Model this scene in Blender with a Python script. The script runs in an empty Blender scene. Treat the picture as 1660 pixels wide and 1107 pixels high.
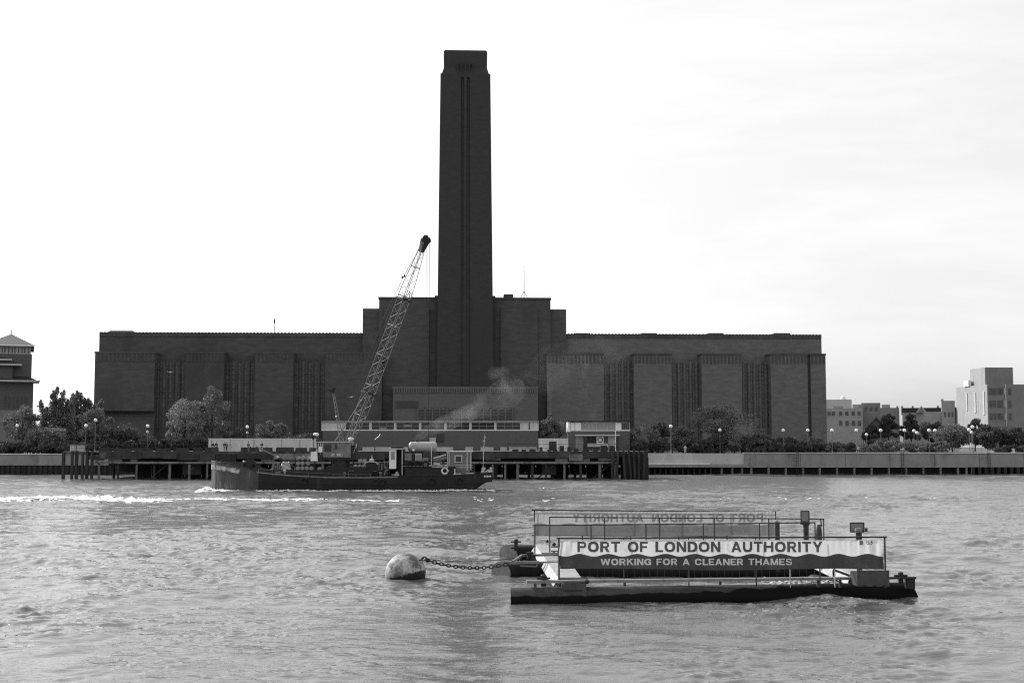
import bpy, math, random
import numpy as np
from mathutils import Vector, Matrix, Euler
R = math.radians
random.seed(7); rng = np.random.default_rng(7)
scene = bpy.context.scene
COL = scene.collection

# ------------------------------------------------------------------ camera
CAM_H = 8.0; FPX = 1980.0; PITCH = math.atan2(705 - 553.5, FPX)
cam_d = bpy.data.cameras.new("camera"); cam = bpy.data.objects.new("camera", cam_d); COL.objects.link(cam)
cam_d.sensor_width = 36.0; cam_d.lens = 36.0 * FPX / 1660.0
cam_d.clip_start = 0.5; cam_d.clip_end = 8000
cam.location = (0, 0, CAM_H); cam.rotation_euler = (R(90) + PITCH, 0, 0)
scene.camera = cam

# ------------------------------------------------------------------ world, sun, exposure
SUN_EL, SUN_AZ = R(34), R(-49)          # azimuth measured from +Y (away from camera), negative = to the left
world = bpy.data.worlds.new("World"); scene.world = world; world.use_nodes = True
nt = world.node_tree; nt.nodes.clear()
N = nt.nodes.new; Lk = nt.links.new
wo = N("ShaderNodeOutputWorld"); bg = N("ShaderNodeBackground"); bg.inputs[1].default_value = 0.1
sky = N("ShaderNodeTexSky"); sky.sky_type = 'NISHITA'; sky.sun_disc = False
sky.sun_elevation = SUN_EL; sky.sun_rotation = SUN_AZ; sky.dust_density = 2.2; sky.air_density = 1.0
bw = N("ShaderNodeRGBToBW"); Lk(sky.outputs[0], bw.inputs[0])
bwm = N("ShaderNodeMath"); bwm.operation = 'MULTIPLY'; bwm.inputs[1].default_value = 0.5; Lk(bw.outputs[0], bwm.inputs[0])
tc = N("ShaderNodeTexCoord"); mp = N("ShaderNodeMapping"); mp.inputs['Scale'].default_value = (1.0, 1.0, 5.0)
mp.inputs['Rotation'].default_value = (0.0, R(22), R(10))
Lk(tc.outputs['Generated'], mp.inputs[0])
nz = N("ShaderNodeTexNoise"); nz.inputs['Scale'].default_value = 3.2; nz.inputs['Detail'].default_value = 6; nz.inputs['Roughness'].default_value = 0.62
nz.inputs['Distortion'].default_value = 0.35
Lk(mp.outputs[0], nz.inputs[0])
cr = N("ShaderNodeMapRange"); cr.inputs[1].default_value = 0.42; cr.inputs[2].default_value = 0.72; cr.inputs[3].default_value = 2.3; cr.inputs[4].default_value = 2.85
Lk(nz.outputs[0], cr.inputs[0])
add = N("ShaderNodeMath"); add.operation = 'ADD'; Lk(bwm.outputs[0], add.inputs[0]); Lk(cr.outputs[0], add.inputs[1])
sz_ = N("ShaderNodeSeparateXYZ"); Lk(tc.outputs['Generated'], sz_.inputs[0])
el = N("ShaderNodeMapRange"); el.inputs[1].default_value = 0.0; el.inputs[2].default_value = 0.32; el.inputs[3].default_value = 0.0; el.inputs[4].default_value = 1.1; Lk(sz_.outputs[2], el.inputs[0])
add2 = N("ShaderNodeMath"); add2.operation = 'ADD'; Lk(add.outputs[0], add2.inputs[0]); Lk(el.outputs[0], add2.inputs[1]); Lk(add2.outputs[0], bg.inputs[0]); Lk(bg.outputs[0], wo.inputs[0])

sd = bpy.data.lights.new("sun", 'SUN'); sd.energy = 2.8; sd.angle = R(0.6); sd.color = (1, 1, 1)
sun = bpy.data.objects.new("sun", sd); COL.objects.link(sun)
sv = Vector((math.sin(SUN_AZ) * math.cos(SUN_EL), math.cos(SUN_AZ) * math.cos(SUN_EL), math.sin(SUN_EL)))
sun.rotation_euler = sv.to_track_quat('Z', 'Y').to_euler(); sun.location = (-100, 50, 200)

vs = scene.view_settings; vs.view_transform = 'Standard'; vs.look = 'None'; vs.exposure = 0.9; vs.gamma = 1; vs.use_curve_mapping = False
cy = scene.cycles; cy.max_bounces = 6; cy.diffuse_bounces = 2; cy.glossy_bounces = 3; cy.transparent_max_bounces = 8
cy.use_denoising = False; cy.filter_width = 1.15; cy.volume_bounces = 0; cy.volume_max_steps = 64; cy.sample_clamp_indirect = 4; cy.caustics_reflective = False; cy.caustics_refractive = False

# ------------------------------------------------------------------ helpers
_cp, _sp = math.cos(PITCH), math.sin(PITCH)
def ray(px, py):
    a = (px - 830) / FPX; b = (553.5 - py) / FPX
    return Vector((a, _cp - b * _sp, _sp + b * _cp))
def at(px, py, Y):
    """the point of the place that was measured at this spot of the photograph, at distance Y"""
    d = ray(px, py); t = Y / d.y
    return Vector((d.x * t, Y, CAM_H + d.z * t))

class MB:
    def __init__(s): s.v = []; s.f = []
    def add(s, vs, fs):
        o = len(s.v); s.v += [tuple(v) for v in vs]; s.f += [tuple(i + o for i in f) for f in fs]; return s
    def box(s, x0, x1, y0, y1, z0, z1, top=None):
        if x0 > x1: x0, x1 = x1, x0
        if y0 > y1: y0, y1 = y1, y0
        if z0 > z1: z0, z1 = z1, z0
        i = top or 0
        return s.add([(x0,y0,z0),(x1,y0,z0),(x1,y1,z0),(x0,y1,z0),(x0+i,y0+i,z1),(x1-i,y0+i,z1),(x1-i,y1-i,z1),(x0+i,y1-i,z1)],
                     [(0,3,2,1),(4,5,6,7),(0,1,5,4),(1,2,6,5),(2,3,7,6),(3,0,4,7)])
    def bar(s, p, q, w, h=None):
        h = h or w; p = Vector(p); q = Vector(q); d = (q - p).normalized()
        up = Vector((0,0,1)) if abs(d.z) < 0.95 else Vector((0,1,0))
        a = d.cross(up).normalized() * w / 2; b = a.cross(d).normalized() * h / 2
        vs = [p-a-b,p+a-b,p+a+b,p-a+b,q-a-b,q+a-b,q+a+b,q-a+b]
        return s.add(vs, [(0,3,2,1),(4,5,6,7),(0,1,5,4),(1,2,6,5),(2,3,7,6),(3,0,4,7)])
    def tube(s, p, q, r, n=8, r2=None, cap=True):
        p = Vector(p); q = Vector(q); r2 = r if r2 is None else r2; d = (q - p).normalized()
        up = Vector((0,0,1)) if abs(d.z) < 0.95 else Vector((0,1,0))
        a = d.cross(up).normalized(); b = d.cross(a)
        vs = []
        for c, rr in ((p, r), (q, r2)):
            for k in range(n):
                t = 2*math.pi*k/n; vs.append(c + a*math.cos(t)*rr + b*math.sin(t)*rr)
        fs = [(k, (k+1)%n, n+(k+1)%n, n+k) for k in range(n)]
        if cap: fs += [tuple(range(n-1,-1,-1)), tuple(range(n, 2*n))]
        return s.add(vs, fs)
    def path(s, pts, r, n=6, r2=None):
        pts = [Vector(p) for p in pts]; m = len(pts); vs = []
        for i, c in enumerate(pts):
            d = (pts[min(i+1,m-1)] - pts[max(i-1,0)]).normalized()
            up = Vector((0,0,1)) if abs(d.z) < 0.95 else Vector((0,1,0))
            a = d.cross(up).normalized(); b = d.cross(a)
            rr = r if r2 is None else r + (r2-r)*i/(m-1)
            for k in range(n):
                t = 2*math.pi*k/n; vs.append(c + a*math.cos(t)*rr + b*math.sin(t)*rr)
        fs = [(i*n+k, i*n+(k+1)%n, (i+1)*n+(k+1)%n, (i+1)*n+k) for i in range(m-1) for k in range(n)]
        fs += [tuple(range(n-1,-1,-1)), tuple(range((m-1)*n, m*n))]
        return s.add(vs, fs)
    def lathe(s, prof, c=(0,0,0), n=24, axis='z'):
        c = Vector(c); vs = []
        for r, h in prof:
            for k in range(n):
                t = 2*math.pi*k/n; x, y = r*math.cos(t), r*math.sin(t)
                v = (x, y, h) if axis == 'z' else ((h, x, y) if axis == 'x' else (x, h, y))
                vs.append(c + Vector(v))
        m = len(prof)
        fs = [(i*n+k, i*n+(k+1)%n, (i+1)*n+(k+1)%n, (i+1)*n+k) for i in range(m-1) for k in range(n)]
        fs += [tuple(range(n-1,-1,-1)), tuple(range((m-1)*n, m*n))]
        return s.add(vs, fs)
    def ball(s, c, r, n=12, m=8, sq=(1,1,1)):
        prof = [(max(1e-3, math.sin(math.pi*i/m))*r, -math.cos(math.pi*i/m)*r) for i in range(m+1)]
        o = len(s.v); s.lathe(prof, (0,0,0), n)
        for i in range(o, len(s.v)):
            v = s.v[i]; s.v[i] = (c[0]+v[0]*sq[0], c[1]+v[1]*sq[1], c[2]+v[2]*sq[2])
        return s
    def prism(s, poly, y0, y1):
        """poly in x,z extruded along y"""
        n = len(poly)
        vs = [(x,y0,z) for x,z in poly] + [(x,y1,z) for x,z in poly]
        return s.add(vs, [tuple(range(n)), tuple(range(2*n-1,n-1,-1))] + [(k, n+k, n+(k+1)%n, (k+1)%n) for k in range(n)])
    def build(s, name, m, parent=None, smooth=False, loc=None):
        me = bpy.data.meshes.new(name); me.from_pydata(s.v, [], s.f); me.validate(); me.update()
        import bmesh as _b
        bm = _b.new(); bm.from_mesh(me); _b.ops.recalc_face_normals(bm, faces=bm.faces); bm.to_mesh(me); bm.free()
        if smooth: me.polygons.foreach_set('use_smooth', [True]*len(me.polygons))
        me.materials.append(m)
        o = bpy.data.objects.new(name, me); COL.objects.link(o)
        if parent is not None: o.parent = parent
        if loc is not None: o.location = loc
        return o

def tag(o, label=None, cat=None, group=None, kind=None):
    if label: o['label'] = label
    if cat: o['category'] = cat
    if group: o['group'] = group
    if kind: o['kind'] = kind
    return o
def thing(name, label, cat, loc=(0,0,0), rz=0.0, group=None):
    o = bpy.data.objects.new(name, None); COL.objects.link(o); o.location = loc; o.rotation_euler = (0,0,rz)
    o.empty_display_size = 0.5
    return tag(o, label, cat, group)
def copy_tree(o, parent=None):
    c = o.copy(); COL.objects.link(c); c.parent = parent
    for ch in list(o.children): copy_tree(ch, c)
    return c

def mat(name, v, rough=0.8, var=0.15, scale=1.0, stretch=(1,1,1), bump=0.0, metal=0.0, stain=None, bscale=None, spec=0.3, detail=5):
    """grey material; var = relative variation by noise; stain=(value, scale, threshold) patches of another grey"""
    m = bpy.data.materials.new(name); m.use_nodes = True; t = m.node_tree; b = t.nodes['Principled BSDF']
    b.inputs['Roughness'].default_value = rough; b.inputs['Metallic'].default_value = metal
    b.inputs['Specular IOR Level'].default_value = spec
    tc = t.nodes.new('ShaderNodeTexCoord'); mp = t.nodes.new('ShaderNodeMapping'); mp.inputs['Scale'].default_value = stretch
    t.links.new(tc.outputs['Object'], mp.inputs[0])
    nz = t.nodes.new('ShaderNodeTexNoise'); nz.inputs['Scale'].default_value = scale; nz.inputs['Detail'].default_value = detail; nz.inputs['Roughness'].default_value = 0.6
    t.links.new(mp.outputs[0], nz.inputs[0])
    mr = t.nodes.new('ShaderNodeMapRange'); mr.inputs[1].default_value = 0.25; mr.inputs[2].default_value = 0.75
    mr.inputs[3].default_value = v*(1-var); mr.inputs[4].default_value = v*(1+var)
    t.links.new(nz.outputs[0], mr.inputs[0]); out = mr.outputs[0]
    if stain:
        n2 = t.nodes.new('ShaderNodeTexNoise'); n2.inputs['Scale'].default_value = stain[1]; n2.inputs['Detail'].default_value = 6; n2.inputs['Roughness'].default_value = 0.7
        mp2 = t.nodes.new('ShaderNodeMapping'); mp2.inputs['Location'].default_value = (3.7, 1.3, 9.1); mp2.inputs['Scale'].default_value = stain[3] if len(stain) > 3 else (1,1,1)
        t.links.new(tc.outputs['Object'], mp2.inputs[0]); t.links.new(mp2.outputs[0], n2.inputs[0])
        r2 = t.nodes.new('ShaderNodeMapRange'); r2.inputs[1].default_value = stain[2]-0.05; r2.inputs[2].default_value = stain[2]+0.07
        t.links.new(n2.outputs[0], r2.inputs[0])
        mx = t.nodes.new('ShaderNodeMix'); mx.data_type = 'FLOAT'; t.links.new(r2.outputs[0], mx.inputs[0]); t.links.new(out, mx.inputs[2]); mx.inputs[3].default_value = stain[0]
        out = mx.outputs[0]
    t.links.new(out, b.inputs['Base Color'])
    if bump:
        n3 = t.nodes.new('ShaderNodeTexNoise'); n3.inputs['Scale'].default_value = bscale or scale*3; n3.inputs['Detail'].default_value = 4
        t.links.new(mp.outputs[0], n3.inputs[0])
        bp = t.nodes.new('ShaderNodeBump'); bp.inputs['Strength'].default_value = bump; bp.inputs['Distance'].default_value = 0.05
        t.links.new(n3.outputs[0], bp.inputs['Height']); t.links.new(bp.outputs[0], b.inputs['Normal'])
    return m

M = {}
M['brick'] = mat('dark_brick', 0.076, 0.9, 0.3, 0.35, (1,1,3.2), 0.3, stain=(0.058, 0.09, 0.56, (1,1,0.5)), bscale=3)
M['brick_tower'] = mat('chimney_brick', 0.044, 0.9, 0.2, 0.5, (1,1,3), 0.3, stain=(0.042, 0.12, 0.55, (1,1,0.4)), bscale=3)
M['brick_pale'] = mat('hazed_worn_brick', 0.128, 0.9, 0.28, 0.4, (1,1,3), 0.3, stain=(0.20, 0.2, 0.62, (1,1,0.35)), bscale=3)  # right wing: haze is put into the lighter base; pale stains are wear
M['brick_mid'] = mat('plain_brick', 0.12, 0.9, 0.14, 0.9, (1,1,3), 0.2)
M['brick_low'] = mat('brick_storey', 0.10, 0.9, 0.16, 1.5, (1,1,4), 0.2)
M['glass_station'] = mat('sooty_station_glass', 0.085, 0.6, 0.5, 0.5, (1,1,1))
M['glass'] = mat('dark_window_glass', 0.02, 0.15, 0.5, 0.8, spec=0.5)
M['glass_pale'] = mat('obscured_glass', 0.22, 0.4, 0.2, 2.0, spec=0.5)
M['stone'] = mat('pale_render', 0.5, 0.8, 0.16, 0.8, (1,1,0.4), stain=(0.26, 0.7, 0.64, (1,1,0.3)))
M['white'] = mat('white_paint', 0.72, 0.5, 0.10, 1.5, stain=(0.4, 2.0, 0.66))
M['concrete'] = mat('concrete', 0.24, 0.9, 0.2, 0.5, (1,1,0.5), 0.3, stain=(0.13, 0.35, 0.6, (1,1,0.3)))
M['concrete_pale'] = mat('pale_concrete', 0.42, 0.9, 0.16, 0.5, (1,1,0.5), 0.3)
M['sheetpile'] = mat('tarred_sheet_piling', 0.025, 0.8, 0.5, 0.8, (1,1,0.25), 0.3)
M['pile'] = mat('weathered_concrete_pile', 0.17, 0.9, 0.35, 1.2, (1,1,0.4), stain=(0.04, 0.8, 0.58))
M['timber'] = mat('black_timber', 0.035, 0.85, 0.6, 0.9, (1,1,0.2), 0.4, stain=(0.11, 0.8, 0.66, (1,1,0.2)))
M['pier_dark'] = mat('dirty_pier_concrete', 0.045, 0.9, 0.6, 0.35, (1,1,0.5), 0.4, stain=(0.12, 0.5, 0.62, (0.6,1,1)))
M['deck'] = mat('pier_deck', 0.12, 0.9, 0.2, 1)
M['hull'] = mat('tarred_hull', 0.009, 0.45, 0.5, 0.5, (1,1,0.5), 0.5, stain=(0.03, 0.5, 0.62, (1,1,0.25)), spec=0.3)
M['bow'] = mat('scuffed_bow_plate', 0.045, 0.4, 0.5, 0.8, (2,2,0.15), 0.5, stain=(0.14, 0.9, 0.6, (1.6,1.6,0.2)), spec=0.5)
M['steel'] = mat('painted_steel_grey', 0.16, 0.5, 0.3, 1.5, stain=(0.07, 1.8, 0.6), bump=0.2)
M['steel_dark'] = mat('dark_steel', 0.02, 0.6, 0.4, 2.0, bump=0.2)
M['steel_mid'] = mat('grimy_plate', 0.065, 0.6, 0.3, 1.5, stain=(0.04,1.8,0.6))
M['walk_deck'] = mat('worn_walkway_deck', 0.27, 0.8, 0.25, 1.5, stain=(0.15,1.4,0.6))
M['plate_sunlit'] = mat('sunlit_scuffed_side', 0.34, 0.6, 0.3, 1.5, stain=(0.2,1.6,0.6))  # sunlight on the walkways' left sides is put into a paler colour
M['beam'] = mat('weathered_beam_paint', 0.22, 0.6, 0.25, 1.5, stain=(0.1,1.6,0.6))
M['steel_pale'] = mat('pale_steel', 0.42, 0.5, 0.2, 1.5, stain=(0.2, 1.6, 0.62))
M['lattice'] = mat('weathered_boom_paint', 0.21, 0.5, 0.3, 2.0)
M['rail'] = mat('dark_rail_paint', 0.035, 0.4, 0.3, 3.0)
M['rubber'] = mat('tyre_rubber', 0.02, 0.8, 0.3, 4.0)
M['drum'] = mat('drum_paint', 0.26, 0.5, 0.3, 2.5, stain=(0.12, 2.2, 0.6))
M['bark'] = mat('bark', 0.06, 0.9, 0.3, 3.0, (1,1,0.3), 0.4)
M['soil'] = mat('promenade_ground', 0.14, 0.95, 0.3, 0.05, bump=0.2)
M['roof'] = mat('slate_roof', 0.028, 0.7, 0.3, 1.0, (1,1,4))
M['far_glass'] = mat('far_window_glass', 0.08, 0.4, 0.5, 0.6)
M['wall_sunlit'] = mat('sunlit_pale_wall', 0.30, 0.9, 0.15, 0.4, stain=(0.2,0.5,0.62,(1,1,0.3)))  # tower's sunlit left faces: the light is put into this paler tone
M['far_brick'] = mat('far_brick', 0.28, 0.9, 0.15, 0.3, (1,1,3))
M['far_concrete'] = mat('far_concrete', 0.42, 0.9, 0.12, 0.3, (1,1,2))
M['far_dark'] = mat('far_dark_brick', 0.19, 0.9, 0.15, 0.3)
M['skin'] = mat('skin', 0.35, 0.6, 0.05, 5)
M['cloth_dark'] = mat('dark_clothing', 0.03, 0.9, 0.3, 6)
M['cloth_mid'] = mat('grey_clothing', 0.12, 0.9, 0.2, 6)
M['cloth_pale'] = mat('pale_clothing', 0.5, 0.9, 0.1, 6)
M['tank'] = mat('tank_paint', 0.33, 0.45, 0.15, 1.2, stain=(0.25,1.1,0.6))
M['globe'] = mat('opal_globe', 0.85, 0.3, 0.03, 5, spec=0.5)
M['gull'] = mat('gull_feathers', 0.75, 0.8, 0.1, 8)

def leafmat(name, v, tr=0.25):
    m = bpy.data.materials.new(name); m.use_nodes = True; t = m.node_tree; b = t.nodes['Principled BSDF']; out = t.nodes['Material Output']
    b.inputs['Roughness'].default_value = 0.65; b.inputs['Specular IOR Level'].default_value = 0.25
    tc = t.nodes.new('ShaderNodeTexCoord'); nz = t.nodes.new('ShaderNodeTexNoise'); nz.inputs['Scale'].default_value = 0.8; nz.inputs['Detail'].default_value = 6; nz.inputs['Roughness'].default_value = 0.8
    t.links.new(tc.outputs['Object'], nz.inputs[0])
    mr = t.nodes.new('ShaderNodeMapRange'); mr.inputs[1].default_value = 0.3; mr.inputs[2].default_value = 0.7; mr.inputs[3].default_value = v*0.55; mr.inputs[4].default_value = v*1.5
    t.links.new(nz.outputs[0], mr.inputs[0]); t.links.new(mr.outputs[0], b.inputs['Base Color'])
    tl = t.nodes.new('ShaderNodeBsdfTranslucent'); t.links.new(mr.outputs[0], tl.inputs[0])
    mx = t.nodes.new('ShaderNodeMixShader'); mx.inputs[0].default_value = tr
    t.links.new(b.outputs[0], mx.inputs[1]); t.links.new(tl.outputs[0], mx.inputs[2]); t.links.new(mx.outputs[0], out.inputs[0])
    return m
M['leaf_dark'] = leafmat('dark_leaves', 0.075); M['leaf_mid'] = leafmat('mid_leaves', 0.155); M['leaf_pale'] = leafmat('silvery_leaves', 0.20, 0.3)

# ------------------------------------------------------------------ water
_w = []
_wr = np.random.default_rng(11)
for i in range(84):
    lam = 0.42 * (15.0 / 0.42) ** (_wr.random() ** 1.5)
    ang = R(82) + _wr.normal(0, 0.62)
    slope = 0.0185 + 0.0135 * _wr.random()
    if lam > 5: slope *= 0.5
    k = 2 * math.pi / lam
    _w.append((k*math.cos(ang), k*math.sin(ang), slope/k, _wr.random()*6.283, lam))
def wave(x, y, cell=0.0):
    x = np.asarray(x, float); y = np.asarray(y, float); z = np.zeros_like(x)
    gust = 0.85 + 0.45*np.sin(x*0.07+1.3+0.8*np.sin(y*0.045))*np.sin(y*0.055+2.1+0.9*np.sin(x*0.05)) + 0.18*np.sin(x*0.19-y*0.13)
    wx = x + 0.5*np.sin(y*0.31+0.4*np.sin(x*0.23)); wy = y + 0.5*np.sin(x*0.27+1.0)
    chop = np.clip(0.75+0.75*np.sin(x*0.33+1.7*np.sin(y*0.11))*np.sin(y*0.19+1.3*np.sin(x*0.17))+0.35*np.sin(x*0.9-y*0.4), 0.25, 1.9)
    for kx, ky, A, ph, lam in _w:
        f = 1.0 if np.isscalar(cell) and cell == 0 else np.clip((lam/(np.maximum(cell,1e-6))-2)/3, 0, 1)
        s = np.sin(kx*wx + ky*wy + ph)
        z += A*f*(gust if lam > 1.6 else gust*chop*1.9)*(s + 0.42*np.sin(2*(kx*wx + ky*wy + ph)))
    return z*1.0
ny, nx = 760, 900
ys = 27.0 * (262.0/27.0) ** (np.linspace(0,1,ny)); us = np.linspace(-0.62, 0.62, nx)
YY, UU = np.meshgrid(ys, us, indexing='ij'); XX = UU*YY + 0.0
cell = np.maximum(XX[:,1:2]-XX[:,0:1], (np.gradient(ys)[:,None])*0.55) * np.ones_like(XX)
ZZ = wave(XX, YY, cell)
# bow wave ridge and wake swell in front of the lighter
verts = np.stack([XX, YY, ZZ], -1).reshape(-1,3)
me = bpy.data.meshes.new('river_water'); nv = ny*nx; nf = (ny-1)*(nx-1)
me.vertices.add(nv); me.vertices.foreach_set('co', verts.astype(np.float32).ravel())
idx = np.arange(nv).reshape(ny,nx); q = np.stack([idx[:-1,:-1], idx[:-1,1:], idx[1:,1:], idx[1:,:-1]], -1).reshape(-1,4)
me.loops.add(nf*4); me.loops.foreach_set('vertex_index', q.astype(np.int32).ravel())
me.polygons.add(nf); me.polygons.foreach_set('loop_start', np.arange(0,nf*4,4,dtype=np.int32)); me.polygons.foreach_set('loop_total', np.full(nf,4,np.int32))
me.polygons.foreach_set('use_smooth', np.ones(nf,bool)); me.update(calc_edges=True)
m = bpy.data.materials.new('river_water'); m.use_nodes = True; t = m.node_tree; b = t.nodes['Principled BSDF']
b.inputs['Base Color'].default_value = (0.118,0.118,0.118,1); b.inputs['Roughness'].default_value = 0.02; b.inputs['IOR'].default_value = 1.46
g = t.nodes.new('ShaderNodeNewGeometry')
def _nz(sc, st, det, rough=0.6, dist=0.0):
    mp = t.nodes.new('ShaderNodeMapping'); mp.inputs['Scale'].default_value = st; t.links.new(g.outputs['Position'], mp.inputs[0])
    n = t.nodes.new('ShaderNodeTexNoise'); n.inputs['Scale'].default_value = sc; n.inputs['Detail'].default_value = det; n.inputs['Roughness'].default_value = rough; n.inputs['Distortion'].default_value = dist
    t.links.new(mp.outputs[0], n.inputs[0]); return n
n1 = _nz(4.5, (0.55,1.2,1), 4, 0.6, 0.6); n2 = _nz(1.6, (0.5,1.3,1), 3, 0.5, 0.3)
mm = t.nodes.new('ShaderNodeMath'); mm.operation = 'MULTIPLY_ADD'; mm.inputs[1].default_value = 2.2; t.links.new(n2.outputs[0], mm.inputs[0]); t.links.new(n1.outputs[0], mm.inputs[2])
bp = t.nodes.new('ShaderNodeBump'); bp.inputs['Strength'].default_value = 0.6; bp.inputs['Distance'].default_value = 0.034
t.links.new(mm.outputs[0], bp.inputs['Height']); t.links.new(bp.outputs[0], b.inputs['Normal'])
sy_ = t.nodes.new('ShaderNodeSeparateXYZ'); t.links.new(g.outputs['Position'], sy_.inputs[0])
ry_ = t.nodes.new('ShaderNodeMapRange'); ry_.inputs[1].default_value = 75; ry_.inputs[2].default_value = 190; ry_.inputs[3].default_value = 0.02; ry_.inputs[4].default_value = 0.24     # wind-roughened further out
t.links.new(sy_.outputs[1], ry_.inputs[0]); t.links.new(ry_.outputs[0], b.inputs['Roughness'])
M['water'] = m; me.materials.append(m)
ow = bpy.data.objects.new('water', me); COL.objects.link(ow); tag(ow, kind='structure')
# river bed, river side and the land beyond as one sheet each
MB().add([(-3000,-200,-3.0),(3000,-200,-3.0),(3000,256,-3.0),(-3000,256,-3.0)], [(0,1,2,3)]).build('riverbed', M['sheetpile'])['kind'] = 'structure'
MB().add([(-3000,251.5,4.0),(3000,251.5,4.0),(3000,6000,4.0),(-3000,6000,4.0)], [(0,1,2,3)]).build('ground', M['soil'])['kind'] = 'structure'
# water either side of the fine sheet
for sgn in (-1, 1):
    a, c = 0.619*27.0*sgn, 0.619*262*sgn
    MB().add([(a,27,-0.25),(3000*sgn,27,-0.25),(3000*sgn,262,-0.25),(c,262,-0.25)], [(0,1,2,3)]).build('water', M['water'])['kind'] = 'structure'

# ------------------------------------------------------------------ power station
ST_C = Vector((at(754, 705, 300).x, 300, 4.0)); ST_A = R(2.5)
ex = Vector((math.cos(ST_A), math.sin(ST_A), 0)); ey = Vector((-math.sin(ST_A), math.cos(ST_A), 0))
def S(px, py, ly=0.0):
    d = ray(px, py); o = Vector((0,0,CAM_H)); p0 = ST_C + ey*ly
    t = (p0-o).dot(ey)/d.dot(ey); p = o + d*t - ST_C
    return p.dot(ex), p.z
def sx(px, py=620, ly=0.0): return S(px, py, ly)[0]
def sz(py, px=754, ly=0.0): return S(px, py, ly)[1]
st = thing('power_station', 'vast dark brick power station with one tall square central chimney across the river', 'power station', ST_C, ST_A)
D = 46.0
xl, xr = sx(157,555,3), sx(1335.5,555,3); zt = sz(540,754,3)
B = MB()
xmid = sx(887,560,3)
B.box(xl, xmid, 5.0, D, 0, zt); B.build('wall', M['brick'], st)['label'] = 'darker left upper wall'
MB().box(xmid, xr, 5.003, D-0.01, 0, zt-0.003).build('wall', M['brick_pale'], st)['label'] = 'stained right upper wall, lightened by haze in its colour'
# coping with little brick ribs
B = MB(); n = int((xr-xl)/0.85)
for i in range(n):
    x = xl + (i+0.25)*(xr-xl)/n
    if sx(587,500,1) < x < sx(919,500,1): continue
    B.box(x, x+0.45, 4.82, 5.3, zt-1.0, zt+0.16)
B.box(xl, sx(587,500,1), 4.88, 4.99, zt-0.9, zt+0.05); B.box(sx(919,500,1), xr, 4.88, 4.99, zt-0.9, zt+0.05)
B.build('coping', M['brick'], st)
zb = sz(571.5,754,0); zb0 = sz(588,754,0)
blocks = [(153,250,0),(300.5,362.5,0),(413,475,0),(527,619,0),(887,979,1),(1028,1089,1),(1138,1203,1),(1250,1309.5,1),(1314.5,1339,1)]
for i, (a, c, pale) in enumerate(blocks):
    x0, x1 = sx(a,620,0), sx(c,620,0)
    B = MB(); B.box(x0, x1, 0.0, 5.2, 0 if i else sz(666,200,0), zb-0.35)
    B.build('wall_block', M['brick_pale' if pale else 'brick'], st)
    B = MB(); nn = max(4, int((x1-x0)/0.9))
    for k in range(nn):
        xx = x0 + (k+0.3)*(x1-x0)/nn; B.box(xx, xx+0.42, -0.12, 0.05, zb0, zb-0.5)
    B.box(x0-0.12, x1+0.12, -0.16, 5.1, zb-0.45, zb)
    B.build('parapet', M['brick'], st)
# groove beside the last block, stepped base under the first block
MB().box(sx(1309.4,620,1), sx(1314.6,620,1), 0.7, 5.1, 0, zb-0.6).build('wall_block', M['brick'], st)
B = MB()
for k in range(4): B.box(sx(153,620,0)+0.7, sx(250,620,0), 0.5+0.5*k, 5.1, 0 if k == 0 else sz(686-5*k,200,0), sz(681-5*k,200,0))
B.build('stepped_base', M['brick'], st)
bays = [(250,300.5),(362.5,413),(475,527),(979,1028),(1089,1138),(1203,1250)]
zw0, zw1 = sz(694,754,3), sz(584,754,3)
for a, c in bays:
    x0, x1 = sx(a,620,3)+0.1, sx(c,620,3)-0.1; w = (x1-x0)/5
    for k in range(5):
        xa = x0 + k*w + w*0.3; xb = x0 + (k+1)*w - w*0.12
        f = MB().box(xa, xb, 3.1, 5.05, zw0, zw1-0.5-0.3*((k+1)%2)).build('window', M['glass_station'], st)
        B = MB()
        for j in range(1,14): z = zw0+(zw1-zw0-1)*j/14; B.box(xa, xb, 3.0, 3.15, z-0.06, z+0.06)
        B.box((xa+xb)/2-0.05, (xa+xb)/2+0.05, 2.98, 3.12, zw0, zw1-1.0)
        B.build('glazing_bar', M['steel'], f)
    B = MB()
    for k in range(6):
        xa = x0 + k*w - w*0.12
        B.box(xa, xa+w*0.42, 2.75, 5.05, 0, zw1-0.8); B.box(xa+w*0.1, xa+w*0.32, 2.6, 2.8, 0, zw1-0.2)
    B.box(x0, x1, 2.9, 5.05, 0, zw0-0.02)
    B.build('brick_mullion', M['brick_pale' if a > 900 else 'brick'], st)
# central mass in three steps
zc1, zc2 = sz(499.5,754,2), sz(484,754,2)
MB().box(sx(587,520,2), sx(919,520,2), 4.0, 34, 0, zc1).build('central_block', M['brick'], st)
MB().box(sx(614,490,2), sx(893,490,2), 3.4, 32, 0, zc2).build('central_block', M['brick'], st)
B = MB()
x0, x1 = sx(614,490,2), sx(893,490,2)
for xa, xb in ((x0+1.2, sx(705,490,1)-1.4), (sx(803,490,1)+1.4, x1-3.2)):
    MB().box(xa, xb, 2.9, 3.45, 8, sz(500,754,2)).build('raised_panel', M['brick'], st)
MB().box(x0-0.2, x1+0.2, 3.2, 32.2, zc2-0.001, zc2+0.45).build('coping', M['brick'], st)
MB().box(sx(704.5,520,1), sx(803,520,1), 1.0, 14, 0, sz(479.5,754,1)).build('chimney_shoulder', M['brick_tower'], st)
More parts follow.
